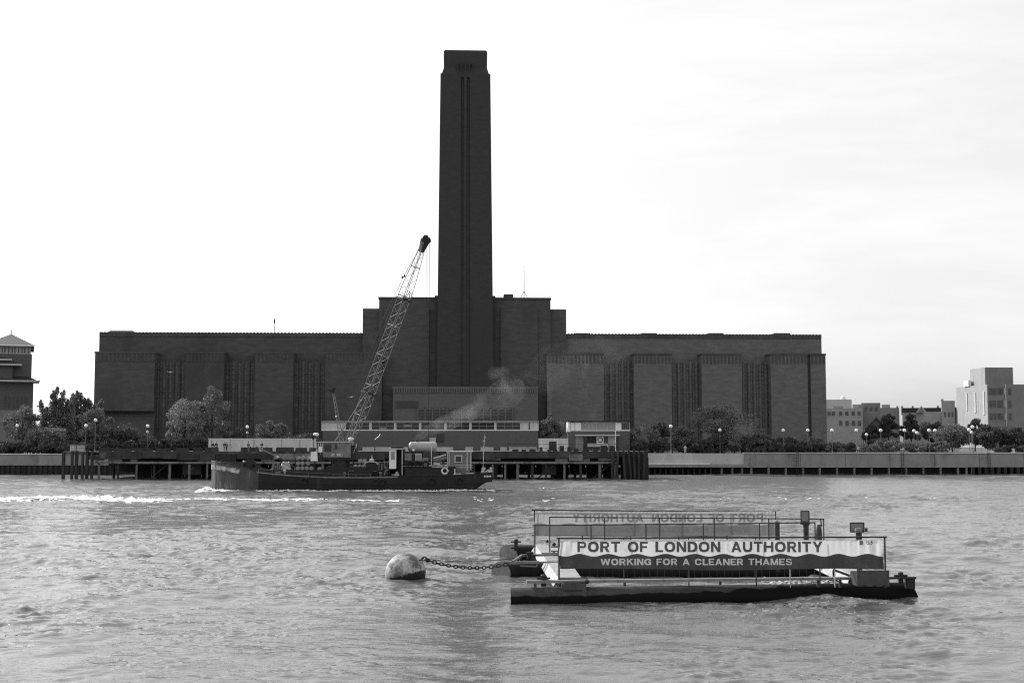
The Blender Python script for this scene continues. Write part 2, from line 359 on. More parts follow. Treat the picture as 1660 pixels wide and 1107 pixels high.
# chimney: tapered shaft with a deep groove and a fin in it
def plan(xa, xb, d, g0, g1, gd): return [(xa,0),(g0,0),(g0,gd),(g1,gd),(g1,0),(xb,0),(xb,d),(xa,d)]
lv = []
for py, xa, xb in ((700,707.5,801),(482,709.5,798.8),(125,714,795)):
    zz = sz(py,754,0); lv.append((zz, sx(xa,py,0), sx(xb,py,0)))
B = MB(); vs = []
for zz, xa, xb in lv:
    g0, g1 = (xa+xb)/2-1.15, (xa+xb)/2+1.15; off = (13.6-(xb-xa))*0.3
    vs += [(x, y+off+ -0.0, zz) for x, y in plan(xa, xb, xb-xa, g0, g1, 0.4)]
fs = [(i*8+k, i*8+(k+1)%8, (i+1)*8+(k+1)%8, (i+1)*8+k) for i in range(2) for k in range(8)]
B.add(vs, fs + [tuple(range(7,-1,-1)), tuple(range(16,24))])
ch = B.build('chimney', M['brick_tower'], st)
zz, xa, xb = lv[2]; xm = (xa+xb)/2; off = (13.6-(xb-xa))*0.3
zs = sz(108,754,0); ztp = sz(79,754,0); ca, cb = sx(719.3,100,0), sx(789.7,100,0)
B = MB()
def ring(z, i, x0=xa, x1=xb): return [(x0+i, off+i, z), (x1-i, off+i, z), (x1-i, off+(x1-x0)-i, z), (x0+i, off+(x1-x0)-i, z)]
rs = [ring(zz,0), ring(zz+0.9,0.0), ring(zz+1.0,0.35), ring(zs-0.2,0.8), ring(zs,0.82), ring(ztp-0.5,0.78), ring(ztp,1.1)]
vs = [v for r_ in rs for v in r_]
B.add(vs, [(i*4+k, i*4+(k+1)%4, (i+1)*4+(k+1)%4, (i+1)*4+k) for i in range(len(rs)-1) for k in range(4)] + [(3,2,1,0), tuple(range(len(vs)-4,len(vs)))])
B.build('chimney_cap', M['brick_tower'], ch)
B = MB()
B.box(xm-0.32, xm+0.32, 0.2, 1.6, sz(625), zs-1); 
for s in (-1,1): B.box(xm+s*0.75-0.12, xm+s*0.75+0.12, 0.6, 1.6, sz(625), zz-0.5)
for s in (-1.9,-1.1,0,1.1,1.9): B.box(xm+s-0.13, xm+s+0.13, off+0.3, off+1.1, zz-1.2, zs+1.2)
B.build('fin', M['brick_tower'], ch)
B = MB()
for s in (-1,1): B.box(xm+s*1.5-0.13, xm+s*1.5+0.13, -0.1, 0.35, 8, sz(482))
B.build('pilaster_strip', M['brick_tower'], ch)
# entrance block at the chimney foot with its row of windows
xe0, xe1 = sx(637,650,-5), sx(872,650,-5); ze = sz(627,754,-5)
eb = MB().box(xe0, xe1, -5, 3.3, 0, ze-0.5).build('entrance_block', M['brick_mid'], st)
MB().box(xe0-0.1, xe1+0.1, -5.15, 3.35, ze-0.5, ze).build('parapet', M['brick_mid'], eb)
MB().box(sx(640,668,-5), sx(678,668,-5), -5.1, -4.9, sz(662,754,-5), sz(650,754,-5)).build('vent_panel', M['brick'], eb)
for k in range(13):
    xa = sx(680.5+11.8*k,680,-5); xb = sx(688+11.8*k,680,-5)
    f = MB().box(xa, xb, -5.06, -4.9, sz(690,754,-5), sz(664,754,-5)).build('window', M['glass'], eb)
    B = MB()
    for j in range(1,6): z = sz(690-4.4*j,754,-5); B.box(xa, xb, -5.12, -5.04, z-0.05, z+0.05)
    B.build('glazing_bar', M['steel'], f)
B = MB()
for k in range(14):
    xa = sx(676.3+11.8*k,680,-5); B.box(xa, xa+0.32, -5.35, -4.95, sz(692,754,-5), sz(660,754,-5))
B.build('brick_mullion', M['brick_mid'], eb)
B = MB(); nn = 60
for k in range(nn): xx = xe0+0.3+(xe1-xe0-0.6)*k/nn; B.box(xx, xx+0.28, -5.25, -4.98, ze-1.5, ze-0.5)
B.build('corbel', M['brick_mid'], eb)
MB().box(sx(619,650,1), xe0-0.01, 1.2, 4.1, 0, sz(641,628,1)).build('side_block', M['brick'], st)
MB().box(xe1+0.01, sx(887,650,1), 1.6, 4.1, 0, sz(631,880,1)).build('side_block', M['brick'], st)
# things on the roof
def roofbox(a, c, y0, y1, ly, nm='roof_box', top=0.0):
    x0, x1 = sx(a,y0,ly), sx(c,y0,ly); MB().box(x0, x1, ly, ly+4, sz(y1,a,ly)-0.3, sz(y0,a,ly), top).build(nm, M['brick'], st)
roofbox(166,222,535,541,8,'roof_house',1.5)
for a, c in ((931,957),(1040,1065),(1148,1173),(1255,1281)): roofbox(a, c, 539.8, 543, 6)
roofbox(817,832,477,485,6,'lift_house')
def mast(px, y0, y1, ly, legs=True):
    x, z1 = S(px, y0, ly); z0 = sz(y1, px, ly)-0.3
    B = MB(); B.tube((x,ly,z0), (x,ly,z1), 0.09, 6, 0.04)
    if legs:
        for dx, dy in ((-1.1,0),(1.1,0),(0,1)): B.tube((x+dx,ly+dy,z0), (x,ly,z0+2.2), 0.06, 5)
    else: B.tube((x,ly,z1-1.6), (x,ly,z1-0.6), 0.18, 6)
    B.build('aerial_mast', M['steel_dark'], st)
mast(849.5, 430, 484, 8); mast(445, 514, 540, 8, False); mast(664, 474, 484, 8)

# ------------------------------------------------------------------ river walls (either side of the jetty)
def river_wall(nm, label, px0, px1, ptop, pband, piles, Y=250.0):
    r = thing(nm, label, 'river wall', (at((px0+px1)/2,705,Y).x, Y, 0))
    ox = r.location.x
    X = lambda p: at(p,735,Y).x-ox
    zt_, zb_ = at(px0,ptop,Y).z, at(px0,pband,Y).z
    return r, X, zt_, zb_
r, X, z1, z0 = river_wall('river_wall', 'grey concrete river wall left of the jetty over dark sheet piling', -260, 130, 737, 754, None)
MB().box(X(-260), X(420), 0, 2.2, z0, z1).build('parapet', M['concrete'], r)
MB().box(X(-260), X(420), -0.12, 2.3, z1+0.002, z1+0.2).build('coping', M['concrete_pale'], r)
B = MB(); x = X(-260)
while x < X(420): B.box(x, x+0.55, -0.25+0.3, 0.6, -3, z0-0.002); B.box(x+0.55, x+1.1, 0.3, 0.6, -3, z0-0.002); x += 1.1
B.build('sheet_piling', M['sheetpile'], r)
r, X, z1, z0 = river_wall('river_wall', 'long concrete river wall right of the jetty standing on pale piles over dark water', 420, 1900, 735, 757, None)
zm = at(1300,750,250).z
MB().box(X(1207), X(1900), 0, 2.2, z0, z1).build('parapet', M['concrete'], r)
MB().box(X(1207), X(1900), -0.15, 2.3, z1+0.002, z1+0.18).build('coping', M['concrete_pale'], r)
w = MB().box(X(420), X(1206.9), 0.3, 2.2, zm-0.3, z1).build('parapet', M['concrete_pale'], r); w['label'] = 'paler stretch beside the jetty'
MB().box(X(420), X(1206.9), -0.4, 2.2, z0, zm-0.304).build('ledge', M['concrete'], r)
MB().box(X(1020), X(1150), -0.5, 0.28, zm-0.3, zm-0.1).build('ledge', M['white'], r)
B = MB(); B.box(X(420), X(1900), 2.6, 3.2, -3, z0-0.1)
x = X(1575)
while x < X(1900): B.box(x, x+0.6, 0.0, 2.7, -3, z0-0.004); x += 1.3
x = X(420)
while x < X(1160): B.box(x, x+0.35, 0.7+0.2*math.sin(x), 2.7, -3, z0-0.004); x += 1.15
B.build('sheet_piling', M['sheetpile'], r)
for p in [1170,1187,1203,1218,1246,1274,1302,1329,1357,1385,1413,1441,1469,1497,1525,1553,1567,1576]:
    MB().tube((X(p),0.35,-3), (X(p),0.35,z0-0.002), 0.24, 10).build('pile', M['pile'], r)
B = MB(); x = X(1225)
while x < X(1900): B.box(x, x+0.07, -0.012, -0.001, z0+0.05, z1-0.05); x += 9.1
B.build('wall_joint', M['sheetpile'], r)
for p in (1290,1460,1600):
    B = MB(); xx = X(p); [B.tube((xx+d_,-0.3,-1),(xx+d_,-0.3,z1+0.6),0.04,5) for d_ in (0,0.5)]; z_ = -0.8
    while z_ < z1+0.4: B.tube((xx,-0.3,z_),(xx+0.5,-0.3,z_),0.03,4); z_ += 0.32
    B.build('ladder', M['steel_dark'], r)
B = MB(); x = X(1060)
while x < X(1900): B.tube((x,0.9,z1+0.18), (x,0.9,z1+1.1), 0.03, 5); x += 2.4
B.tube((X(1060),0.9,z1+1.1), (X(1900),0.9,z1+1.1), 0.03, 5); B.tube((X(1060),0.9,z1+0.65), (X(1900),0.9,z1+0.65), 0.02, 5)
B.build('handrail', M['steel_dark'], r)

# ------------------------------------------------------------------ jetty
PY = 222.0
jt = thing('jetty', 'long dark jetty on timber and concrete piles along the far bank', 'jetty', (at(577,705,PY).x, PY, 0))
ox = jt.location.x
J = lambda p, y=PY: at(p,735,y).x - ox
JZ = lambda py, y=PY: at(577,py,y).z
zd = JZ(732)
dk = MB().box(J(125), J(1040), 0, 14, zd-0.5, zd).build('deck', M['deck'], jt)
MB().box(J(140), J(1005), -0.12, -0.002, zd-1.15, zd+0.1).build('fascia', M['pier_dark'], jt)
x = J(142); k = 0; pr = random.Random(4)
while x < J(996):
    w_ = pr.uniform(2.5,7.5); w_ = min(w_, J(1004)-x)
    if pr.random() < 0.75: MB().box(x, x+w_-0.12, -0.3, -0.122, zd-1.15-pr.random()*0.5, zd-0.15-pr.random()*0.35).build('fascia_panel', M[pr.choice(['pier_dark','pier_dark','timber','pile','sheetpile'])], jt)
    x += w_
B = MB(); x = J(150)
while x < J(1000):
    w_ = random.uniform(1.4, 4.5)
    if random.random() < 0.6: B.box(x, x+w_*0.8, 0.2, 0.8, JZ(748)+random.uniform(0,.3), zd-0.55)
    x += w_+random.uniform(0.3,1.6)
B.build('beam_end', M['pile'], jt)
MB().box(J(155), J(1000), -0.05, 0.7, JZ(751.5), JZ(748)).build('waling_beam', M['pile'], jt)
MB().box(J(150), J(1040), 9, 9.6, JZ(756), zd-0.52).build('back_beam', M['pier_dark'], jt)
B = MB(); x = J(158); k = 0
while x < J(1000):
    w_ = random.choice([2.6,3.4,4.2,2.2])
    if random.random() < 0.62: B.box(x, x+w_, 2.5, 3.2, random.choice([-2,-2,JZ(770)]), JZ(751.8))
    x += w_ + random.uniform(0.6,2.2); k += 1
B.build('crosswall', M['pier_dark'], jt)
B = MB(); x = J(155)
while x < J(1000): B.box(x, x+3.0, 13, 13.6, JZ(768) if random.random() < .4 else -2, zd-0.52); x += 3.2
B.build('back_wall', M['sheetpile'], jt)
x = J(160)
while x < J(1000):
    MB().tube((x,0.35,-3), (x,0.35,JZ(751.6)), random.uniform(0.17,0.26), 8).build('pile', M['pile' if random.random() < .5 else 'timber'], jt)
    x += random.uniform(2.2,3.6)
x = J(165)
while x < J(1000): MB().tube((x,7,-3), (x,7,zd-0.55), 0.25, 8).build('pile', M['timber'], jt); x += 4.3
B = MB()
for k in range(9):
    x = J(240+90*k); B.bar((x,1.2,0), (x+3.4,1.2,JZ(752)), 0.22); 
B.build('brace', M['timber'], jt)
# left timber fender group and right dark dolphin
x = J(103.5); k = 0
while x < J(162):
    hz = zd+0.15 if k % 3 else zd-0.1
    MB().box(x, x+0.42, -0.9+0.25*(k%2), -0.3, -3, hz).build('fender_pile', M['timber'], jt); x += random.choice([0.85,1.05,1.5]); k += 1
MB().box(J(103), J(162), -0.3, 9, zd-0.5, zd+0.02).build('dolphin_deck', M['deck'], jt)
MB().bar((J(143),-0.2,JZ(739)), (J(168),-0.2,JZ(752)), 0.25).build('brace', M['pile'], jt)
x = J(993); k = 0
while x < J(1052):
    B = MB(); b_ = random.uniform(-0.5,0.5)
    B.path([(x+b_,-0.9,-3),(x+b_*0.8,-0.85,1),(x+b_*0.2,-0.7,3.4),(x,-0.6,zd+0.2)], 0.24, 8)
    B.build('fender_pile', M['timber'], jt); x += 0.66 if k > 6 else 0.95; k += 1
MB().box(J(996), J(1050), -0.4, 8, zd-0.9, zd+0.03).build('dolphin_deck', M['timber'], jt)
MB().box(J(1012), J(1051), -0.3, 8, -2, zd-0.95).build('dolphin_core', M['sheetpile'], jt)
B = MB(); zr = JZ(720)
for p0, p1 in ((120,268),(268,330),(820,1000)):
    B.tube((J(p0),0.3,zr), (J(p1),0.3,zr), 0.035, 5); B.tube((J(p0),0.3,(zr+zd)/2), (J(p1),0.3,(zr+zd)/2), 0.025, 5)
    x = J(p0)
    while x <= J(p1): B.tube((x,0.3,zd), (x,0.3,zr), 0.035, 5); x += 2.0
B.build('railing', M['steel_dark'], jt)
kr = random.Random(9)
for p0, p1, wa, wb, ha, hb, yy_ in ((150,335,1.5,3.5,.5,.8,3.0),(374,508,1.5,4.0,.55,.95,8.0),(830,1000,.5,1.3,.4,1.1,1.0)):
    x = J(p0)
    while x < J(p1):
        w_ = kr.uniform(wa,wb); MB().box(x, x+w_, yy_, yy_+0.6, zd+0.004, zd+kr.uniform(ha,hb), 0.06).build('bulwark_block', M['timber'], jt); x += w_+kr.uniform(.25,.9)

def simple(nm, label, cat, mm_, build, group=None, smooth=False):
    B = MB(); c = build(B); o = B.build(nm, M[mm_] if isinstance(mm_, str) else mm_, None, smooth); tag(o, label, cat, group); return o

c = at(125,731,224)
hut = thing('equipment_box', 'pale grey metal box at the left end of the jetty deck', 'equipment box', (c.x, 223.5, zd))
MB().box(-1.15,1.15,0,1.3,0.004,1.15).build('body', M['steel_pale'], hut); MB().box(-1.25,1.25,-0.08,1.4,1.152,1.24).build('lid', M['steel'], hut)
MB().box(-0.05,0.05,-0.04,-0.001,0.1,1.1).build('door_seam', M['steel_dark'], hut)

# ------------------------------------------------------------------ riverside buildings
def P(px, py, Y): v = at(px,py,Y); return v.x, v.z
def building(nm, label, px, Y, cat='building'): return thing(nm, label, cat, (at(px,705,Y).x, Y, 4.0))
# hoarding wall behind the jetty
for (a, c, lab) in ((338,512,'long white site wall with dark posts behind the people on the jetty'), (873,921,'short pale wall with a dark doorway between the two riverside office blocks')):
    Y = 253.5; t_ = building('site_wall', lab, (a+c)/2, Y, 'wall'); o_ = t_.location.x
    x0, x1 = at(a,720,Y).x-o_, at(c,720,Y).x-o_; zt_ = at(a,711.5,Y).z-4
    MB().box(x0, x1, 0, 0.25, 0.0, zt_).build('panel', M['stone'], t_)
    MB().box(x0-0.05, x1+0.05, -0.06, 0.31, zt_+0.002, zt_+0.12).build('coping', M['white'], t_)
    x = x0+0.5
    while x < x1-0.5 and a < 800: MB().box(x, x+0.14, -0.05, -0.002, 0.0, zt_).build('post', M['concrete'], t_); x += random.uniform(3.5,6.5)
    if a > 800: MB().box(at(890,720,Y).x-o_, at(902,720,Y).x-o_, -0.06, -0.002, 0, zt_-0.5).build('door', M['glass'], t_); MB().box(at(903,720,Y).x-o_, at(904.5,720,Y).x-o_, -0.12, -0.002, 0, zt_-0.1).build('post', M['white'], t_)
# long office block with clerestory
Y = 262.0; t_ = building('office_block', 'long flat-roofed brick office block with a white framed window band below the chimney', 697, Y); o_ = t_.location.x
def lx(p, py=700): return at(p,py,Y).x-o_
def lz(py): return at(697,py,Y).z-4
MB().box(lx(523), lx(872), 0, 12, 0, lz(697.5)).build('wall', M['brick_low'], t_)
MB().box(lx(523), lx(872), 0.25, 11.8, lz(697.5)+0.002, lz(684)).build('window_wall', M['glass'], t_)
MB().box(lx(521), lx(873.5), -0.35, 12.4, lz(684)+0.002, lz(682)).build('roof', M['concrete'], t_)
MB().box(lx(521), lx(873), -0.05, 0.2, lz(698), lz(696.6)).build('sill', M['white'], t_)
MB().box(lx(521), lx(873), -0.05, 0.2, lz(685), lz(683.9)).build('fascia', M['white'], t_)
for a, c in ((521,560.5),(845,857),(859,873)): MB().box(lx(a), lx(c), 0, 0.2, lz(696.5), lz(685.1)).build('panel', M['stone'], t_)
bl = [562,600.5,640.5,681,722,762.5,803]
for i, p in enumerate(bl):
    a, c = p+(0 if i == 0 else 2.2), (bl+[845])[i+1]-1.8
    MB().box(lx((bl+[845])[i+1]-2), lx((bl+[845])[i+1]+2), -0.05, 0.2, lz(696.5), lz(685.1)).build('pillar', M['stone'], t_)
    pane = MB().box(lx(a), lx(c), 0.12, 0.2, lz(696.4), lz(685.2)).build('window', M['glass' if i not in (4,5) else 'steel_dark'], t_)
    B = MB()
    for k in range(1,3): xx = lx(a+(c-a)*k/3); B.box(xx-0.07, xx+0.07, 0.05, 0.14, lz(696.4), lz(685.2))
    B.box(lx(a), lx(c), 0.06, 0.13, lz(690.5)-0.06, lz(690.5)+0.06); B.box(lx(a), lx(c), 0.05, 0.14, lz(696.4), lz(695.6))
    B.build('glazing_bar', M['steel'], pane)
    if i in (1,2): MB().box(lx(a+(c-a)*0.34), lx(a+(c-a)*0.66), 0.02, 0.045, lz(695.4 if i == 1 else 692), lz(692.5 if i == 1 else 688)).build('blind', M['concrete'], pane)
for a, c in ((588,607),(609,652),(654,662),(700,735),(754,767),(779,800),(811,822),(825,870)):
    MB().box(lx(a), lx(c), -0.25, -0.002, lz(731), lz(724.5)).build('panel', M['concrete_pale'], t_)
dsx = MB().box(lx(709), lx(719.5), -0.2, -0.002, lz(716), lz(703)).build('window', M['glass'], t_)
MB().box(lx(696.5), lx(706.5), -0.3, -0.002, lz(716.5), lz(709.5)).build('notice_panel', M['concrete_pale'], t_)
# small office block
Y = 259.0; t_ = building('office_block', 'small two-storey office block with white panels and a round emblem, right of the long one', 971, Y); o_ = t_.location.x
def lz(py): return at(971,py,Y).z-4
MB().box(lx(923), lx(1021), 0, 9, 0, lz(697.6)).build('wall', M['brick_low'], t_)
MB().box(lx(923), lx(1021), 0, 9, lz(697.6)+0.002, lz(684)).build('upper_wall', M['stone'], t_)
MB().box(lx(921), lx(1022), -0.5, 9.5, lz(684)+0.002, lz(682.2)).build('roof', M['steel_dark'], t_)
MB().box(lx(922), lx(1021.5), -0.1, -0.002, lz(698.4), lz(697.2)).build('sill', M['white'], t_)
MB().box(lx(921), lx(924.5), -0.15, 9, lz(700), lz(684)).build('corner_panel', M['white'], t_)
for a, c in ((926,931),(932.5,941.5),(998,1007)): MB().box(lx(a), lx(c), -0.08, -0.002, lz(697), lz(684.5)).build('panel', M['white'], t_)
w_ = MB().box(lx(942.5), lx(997), -0.03, -0.002, lz(697), lz(686)).build('window', M['glass_pale'], t_)
B = MB()
for k in range(1,9): xx = lx(942.5+54.5*k/9); B.box(xx-0.05, xx+0.05, -0.08, -0.032, lz(697), lz(686))
for k in (1,2): zz_ = lz(697-11*k/3); B.box(lx(942.5), lx(997), -0.07, -0.032, zz_-0.04, zz_+0.04)
B.build('glazing_bar', M['concrete_pale'], w_)
w_ = MB().box(lx(1008), lx(1020), -0.03, -0.002, lz(696), lz(685.5)).build('window', M['glass'], t_)
B = MB(); [B.box(lx(1008+3*k)-0.04, lx(1008+3*k)+0.04, -0.08, -0.032, lz(696), lz(685.5)) for k in range(1,4)]; B.build('glazing_bar', M['concrete'], w_)
MB().box(lx(932), lx(1004), -1.4, -0.002, lz(706.2), lz(705)).build('canopy', M['white'], t_)
for a, c in ((946,951.5),(998,1003)): MB().box(lx(a), lx(c), -0.05, -0.002, lz(729), lz(708)).build('door', M['glass'], t_)
MB().box(lx(952), lx(966), -0.06, -0.002, lz(718), lz(708)).build('window', M['steel_dark'], t_)
MB().box(lx(933), lx(945.5), -0.06, -0.002, lz(729), lz(706.5)).build('panel', M['concrete'], t_)
MB().box(lx(986), lx(997.5), -0.06, -0.002, lz(729), lz(706.5)).build('panel', M['concrete_pale'], t_)
MB().box(lx(952), lx(985), -0.9, -0.002, lz(724), lz(718.5)).build('panel', M['concrete_pale'], t_)
MB().box(lx(996.3), lx(997.6), -1.3, -1.1, lz(731), lz(698)).build('downpipe', M['white'], t_)
sp = MB().box(lx(967), lx(978.5), -0.14, -0.062, lz(718.5), lz(707.5)).build('sign_panel', M['white'], t_)
B = MB(); cx, cz = lx(972.8), lz(713)
pts = [(cx+0.5*math.cos(a), -0.17, cz+0.5*math.sin(a)) for a in np.linspace(0,2*math.pi,25)]
B.path(pts, 0.09, 5); B.build('emblem', M['steel_dark'], sp)
# stair-towered brick block at far left
Y = 318.0; t_ = building('brick_office', 'brick office block at the left edge with a pyramid-roofed lantern and deep eaves', 52, Y); o_ = t_.location.x; t_.rotation_euler.z = R(21.5)
def lz(py): return at(20,py,Y).z-4
MB().box(lx(-120), lx(52), 0, 30, 0, lz(616)).build('wall', M['brick_low'], t_)
MB().box(lx(-70), lx(48.5), 1, 26, lz(618), lz(574)).build('tower_wall', M['brick_low'], t_)
MB().box(lx(-110), lx(20), -0.5, 24, lz(618), lz(585)).build('tower_wall', M['brick_low'], t_)
lan = MB().box(lx(-20), lx(46.5), 2, 24, lz(574)+0.002, lz(560)).build('lantern', M['concrete_pale'], t_)
B = MB(); p = -18.0
while p < 44: B.box(lx(p), lx(p+1.6), 1.9, 2.02, lz(572), lz(563)); p += 4.0 if int(p) % 3 else 5.5
B.build('window', M['glass'], lan)
xa, xb, y0, y1, za, zb_ = lx(-24), lx(51.5), 0.5, 25.5, lz(561), lz(543)
B = MB(); xm_ = lx(15)
B.add([(xa,y0,za),(xb,y0,za),(xb,y1,za),(xa,y1,za),(xm_,(y0+y1)/2,zb_+1.1),(xa,y0,za+0.25),(xb,y0,za+0.25),(xb,y1,za+0.25),(xa,y1,za+0.25)],
      [(0,3,2,1),(0,1,6,5),(1,2,7,6),(2,3,8,7),(3,0,5,8),(5,6,4),(6,7,4),(7,8,4),(8,5,4)])
rf = B.build('roof', M['roof'], t_); MB().tube((xm_,(y0+y1)/2,zb_+1), (xm_,(y0+y1)/2,zb_+2.2), 0.1, 6).build('finial', M['steel_dark'], rf)
MB().box(xa-0.1, xb+0.1, y0-0.15, y0-0.002, za-0.05, za+0.3).build('gutter', M['white'], rf)
for a, c, pyb, pyt, dy in ((-60,61,619,610,1.8),(-60,33,593,587,1.6),(-60,18,585,580,1.2)):
    B = MB(); za, zc = lz(pyb), lz(pyt); xa, xb = lx(a), lx(c)
    B.add([(xa,-dy,za),(xb,-dy,za),(xb,10,za),(xa,10,za),(xa,0.9,zc),(xb-dy*1.5,0.9,zc),(xb-dy*1.5,9,zc),(xa,9,zc)],
          [(0,3,2,1),(4,5,6,7),(0,1,5,4),(1,2,6,5),(2,3,7,6),(3,0,4,7)])
    e = B.build('eaves_roof', M['roof'], t_)
    MB().box(xa, xb+0.1, -dy-0.12, -dy-0.002, za-0.1, za+0.35).build('gutter', M['concrete_pale'], e)
for p in (-20,-12,8.5,14.5,21,27,33,39):
    MB().box(lx(p), lx(p+3.4), -0.06, -0.002, lz(661), lz(643)).build('window', M['glass'], t_)
MB().box(lx(-120), lx(52.5), -0.5, 0.2, 0, lz(665)).build('plinth', M['far_dark'], t_)

# distant blocks on the right
def rect_b(t_, o_, Y, a, c, y1, depth, m_, dy=0.0, nm='wall', y0=None):
    z1_ = at(a,y1,Y).z-4; z0_ = 0 if y0 is None else at(a,y0,Y).z-4
    return MB().box(at(a,705,Y).x-o_, at(c,705,Y).x-o_, dy, dy+depth, z0_, z1_).build(nm, M[m_], t_)
def win_row(t_, o_, Y, ps, w, ya, yb, m_='far_glass', dy=-0.08, sill=False):
    for p in ps:
        f = MB().box(at(p,705,Y).x-o_, at(p+w,705,Y).x-o_, dy, dy+0.075, at(p,yb,Y).z-4, at(p,ya,Y).z-4).build('window', M[m_], t_)
        if sill: MB().box(at(p-0.4,705,Y).x-o_, at(p+w+0.4,705,Y).x-o_, dy-0.1, dy+0.07, at(p,yb+0.6,Y).z-4, at(p,yb,Y).z-4-0.002).build('sill', M['concrete_pale'], f)
Y = 520.0; t_ = building('distant_office', 'pale flat distant block with a small white dome, right of the power station', 1361, Y); o_ = t_.location.x
rect_b(t_, o_, Y, 1338, 1381, 647.5, 20, 'far_concrete'); MB().ball((at(1368,705,Y).x-o_, 5, at(1368,645,Y).z-4), 1.1).build('dome', M['white'], t_, True)
Y = 430.0; t_ = building('distant_office', 'mid-grey distant office with a row of square windows right of the power station', 1370, Y); o_ = t_.location.x
rect_b(t_, o_, Y, 1336, 1398, 661.5, 18, 'far_brick'); rect_b(t_, o_, Y, 1352, 1368, 657.5, 6, 'far_brick', 3, 'plant_room', 661)
win_row(t_, o_, Y, [1343,1350,1361,1371,1381,1390], 5, 667, 674, sill=True); win_row(t_, o_, Y, [1361,1371,1381,1390], 5, 682, 690)
Y = 440.0; t_ = building('distant_office', 'plain dark square block beside the distant office with square windows', 1413, Y); o_ = t_.location.x
rect_b(t_, o_, Y, 1398, 1427.5, 653, 16, 'far_dark'); rect_b(t_, o_, Y, 1384, 1398, 655, 12, 'far_brick', 3); win_row(t_, o_, Y, [1403,1411,1419], 4, 660, 666)
Y = 470.0; t_ = building('distant_terrace', 'low distant block with a small rooftop hut behind the dark trees', 1442, Y); o_ = t_.location.x
rect_b(t_, o_, Y, 1427.6, 1458, 661, 14, 'far_dark'); rect_b(t_, o_, Y, 1431, 1444, 655.5, 5, 'far_brick', 2, 'roof_hut', 661)
Y = 455.0; t_ = building('gabled_house', 'old gabled terrace with one pointed gable and chimneys in the distance', 1494, Y); o_ = t_.location.x
rect_b(t_, o_, Y, 1465, 1526, 668, 12, 'far_brick')
gx = lambda p: at(p,705,Y).x-o_
gz = lambda p: at(1494,p,Y).z-4
MB().prism([(gx(1464),gz(668)+0.01),(gx(1527),gz(668)+0.01),(gx(1525),gz(661)),(gx(1466),gz(661))], -0.3, 12).build('roof', M['roof'], t_)
gg = MB().prism([(gx(1486),gz(669)),(gx(1503),gz(669)),(gx(1494.5),gz(657.5))], -1.2, 3).build('gable', M['concrete_pale'], t_)
MB().prism([(gx(1488),gz(669)),(gx(1501),gz(669)),(gx(1494.5),gz(660))], -1.3, -1.202).build('gable_infill', M['far_dark'], gg)
for p in (1456,1463.5,1480,1519): MB().box(gx(p), gx(p+3), 3, 5, gz(672), gz(657.5)).build('chimney_stack', M['far_dark'], t_)
win_row(t_, o_, Y, [1478,1484,1505,1511,1517], 2.6, 672, 679, dy=-0.1)
Y = 400.0; t_ = building('distant_office', 'narrow square block with a small chimney just left of the sunlit-sided tower', 1537, Y); o_ = t_.location.x
rect_b(t_, o_, Y, 1528, 1548.5, 649.5, 10, 'far_brick'); rect_b(t_, o_, Y, 1527.5, 1531.5, 646.5, 2, 'far_brick', 1, 'chimney_stack', 650); rect_b(t_, o_, Y, 1548.6, 1557, 660, 8, 'far_dark', 1)
rect_b(t_, o_, Y, 1500, 1527.9, 667, 10, 'far_brick', 1); win_row(t_, o_, Y, [1532,1538,1543], 2.5, 668, 676)
Y = 330.0; t_ = building('steep_roof_house', 'house with a steep sloping roof line half hidden behind the low trees', 1415, Y); o_ = t_.location.x
gx = lambda p: at(p,705,Y).x-o_
gz = lambda p: at(1415,p,Y).z-4
MB().prism([(gx(1402),0),(gx(1436),0),(gx(1436),gz(694)),(gx(1421),gz(676)),(gx(1402),gz(694))], 0, 9).build('wall', M['brick_mid'], t_)
B = MB(); B.bar((gx(1400),-0.4,gz(696)), (gx(1421),-0.4,gz(675.5)), 0.6, 0.35); B.bar((gx(1421),-0.4,gz(675.5)), (gx(1440),-0.4,gz(696)), 0.6, 0.35); B.build('bargeboard', M['steel'], t_)
for o in [o for o in bpy.data.objects if o.parent is None and o.type == 'EMPTY' and o.name.split('.')[0] in ('distant_office','distant_terrace','gabled_house','steep_roof_house')]:
    o.rotation_euler.z = -math.atan2(o.location.x, o.location.y)*0.95      # they front the road that bends away
# tower block with a painted sunlit side
Y = 372.0; t_ = building('tower_block', 'square dark brick tower block with a sunlit pale side and a windowless penthouse', 1640, Y); o_ = t_.location.x
xa = at(1603,705,Y).x-o_; zz = at(1603,623,Y).z-4
gx = lambda p: at(p,705,Y).x-o_
gz = lambda p: at(1630,p,Y).z-4
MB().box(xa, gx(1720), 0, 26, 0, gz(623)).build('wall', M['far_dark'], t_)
MB().box(xa-0.15, xa-0.002, -0.02, 26.0, 0, gz(623)).build('side_wall', M['wall_sunlit'], t_)
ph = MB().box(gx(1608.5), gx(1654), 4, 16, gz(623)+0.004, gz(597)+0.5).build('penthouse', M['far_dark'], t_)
MB().box(gx(1608.5)-0.12, gx(1608.5)-0.002, 4, 16, gz(623)+0.004, gz(597)+0.5).build('side_wall', M['wall_sunlit'], ph)
MB().box(gx(1600), gx(1605), 14, 18, gz(623), gz(613)).build('roof_hut', M['white'], t_)
for row, (ya, yb) in enumerate(((629,639),(649,660),(670,680))):
    MB().box(gx(1605), gx(1642), -0.1, -0.002, gz(yb+1.2), gz(ya-1)).build('window_band', M['far_dark'], t_)
    win_row(t_, o_, Y, [1605.5,1611.5,1618,1622.5,1636], 4.6 if row else 5.2, ya, yb, 'far_glass', -0.18)
    win_row(t_, o_, Y, [1629.5], 3.2, ya, yb, 'far_concrete', -0.2)
MB().box(gx(1631), gx(1632.5), -0.35, -0.2, gz(690), gz(623)).build('downpipe', M['far_concrete'], t_)
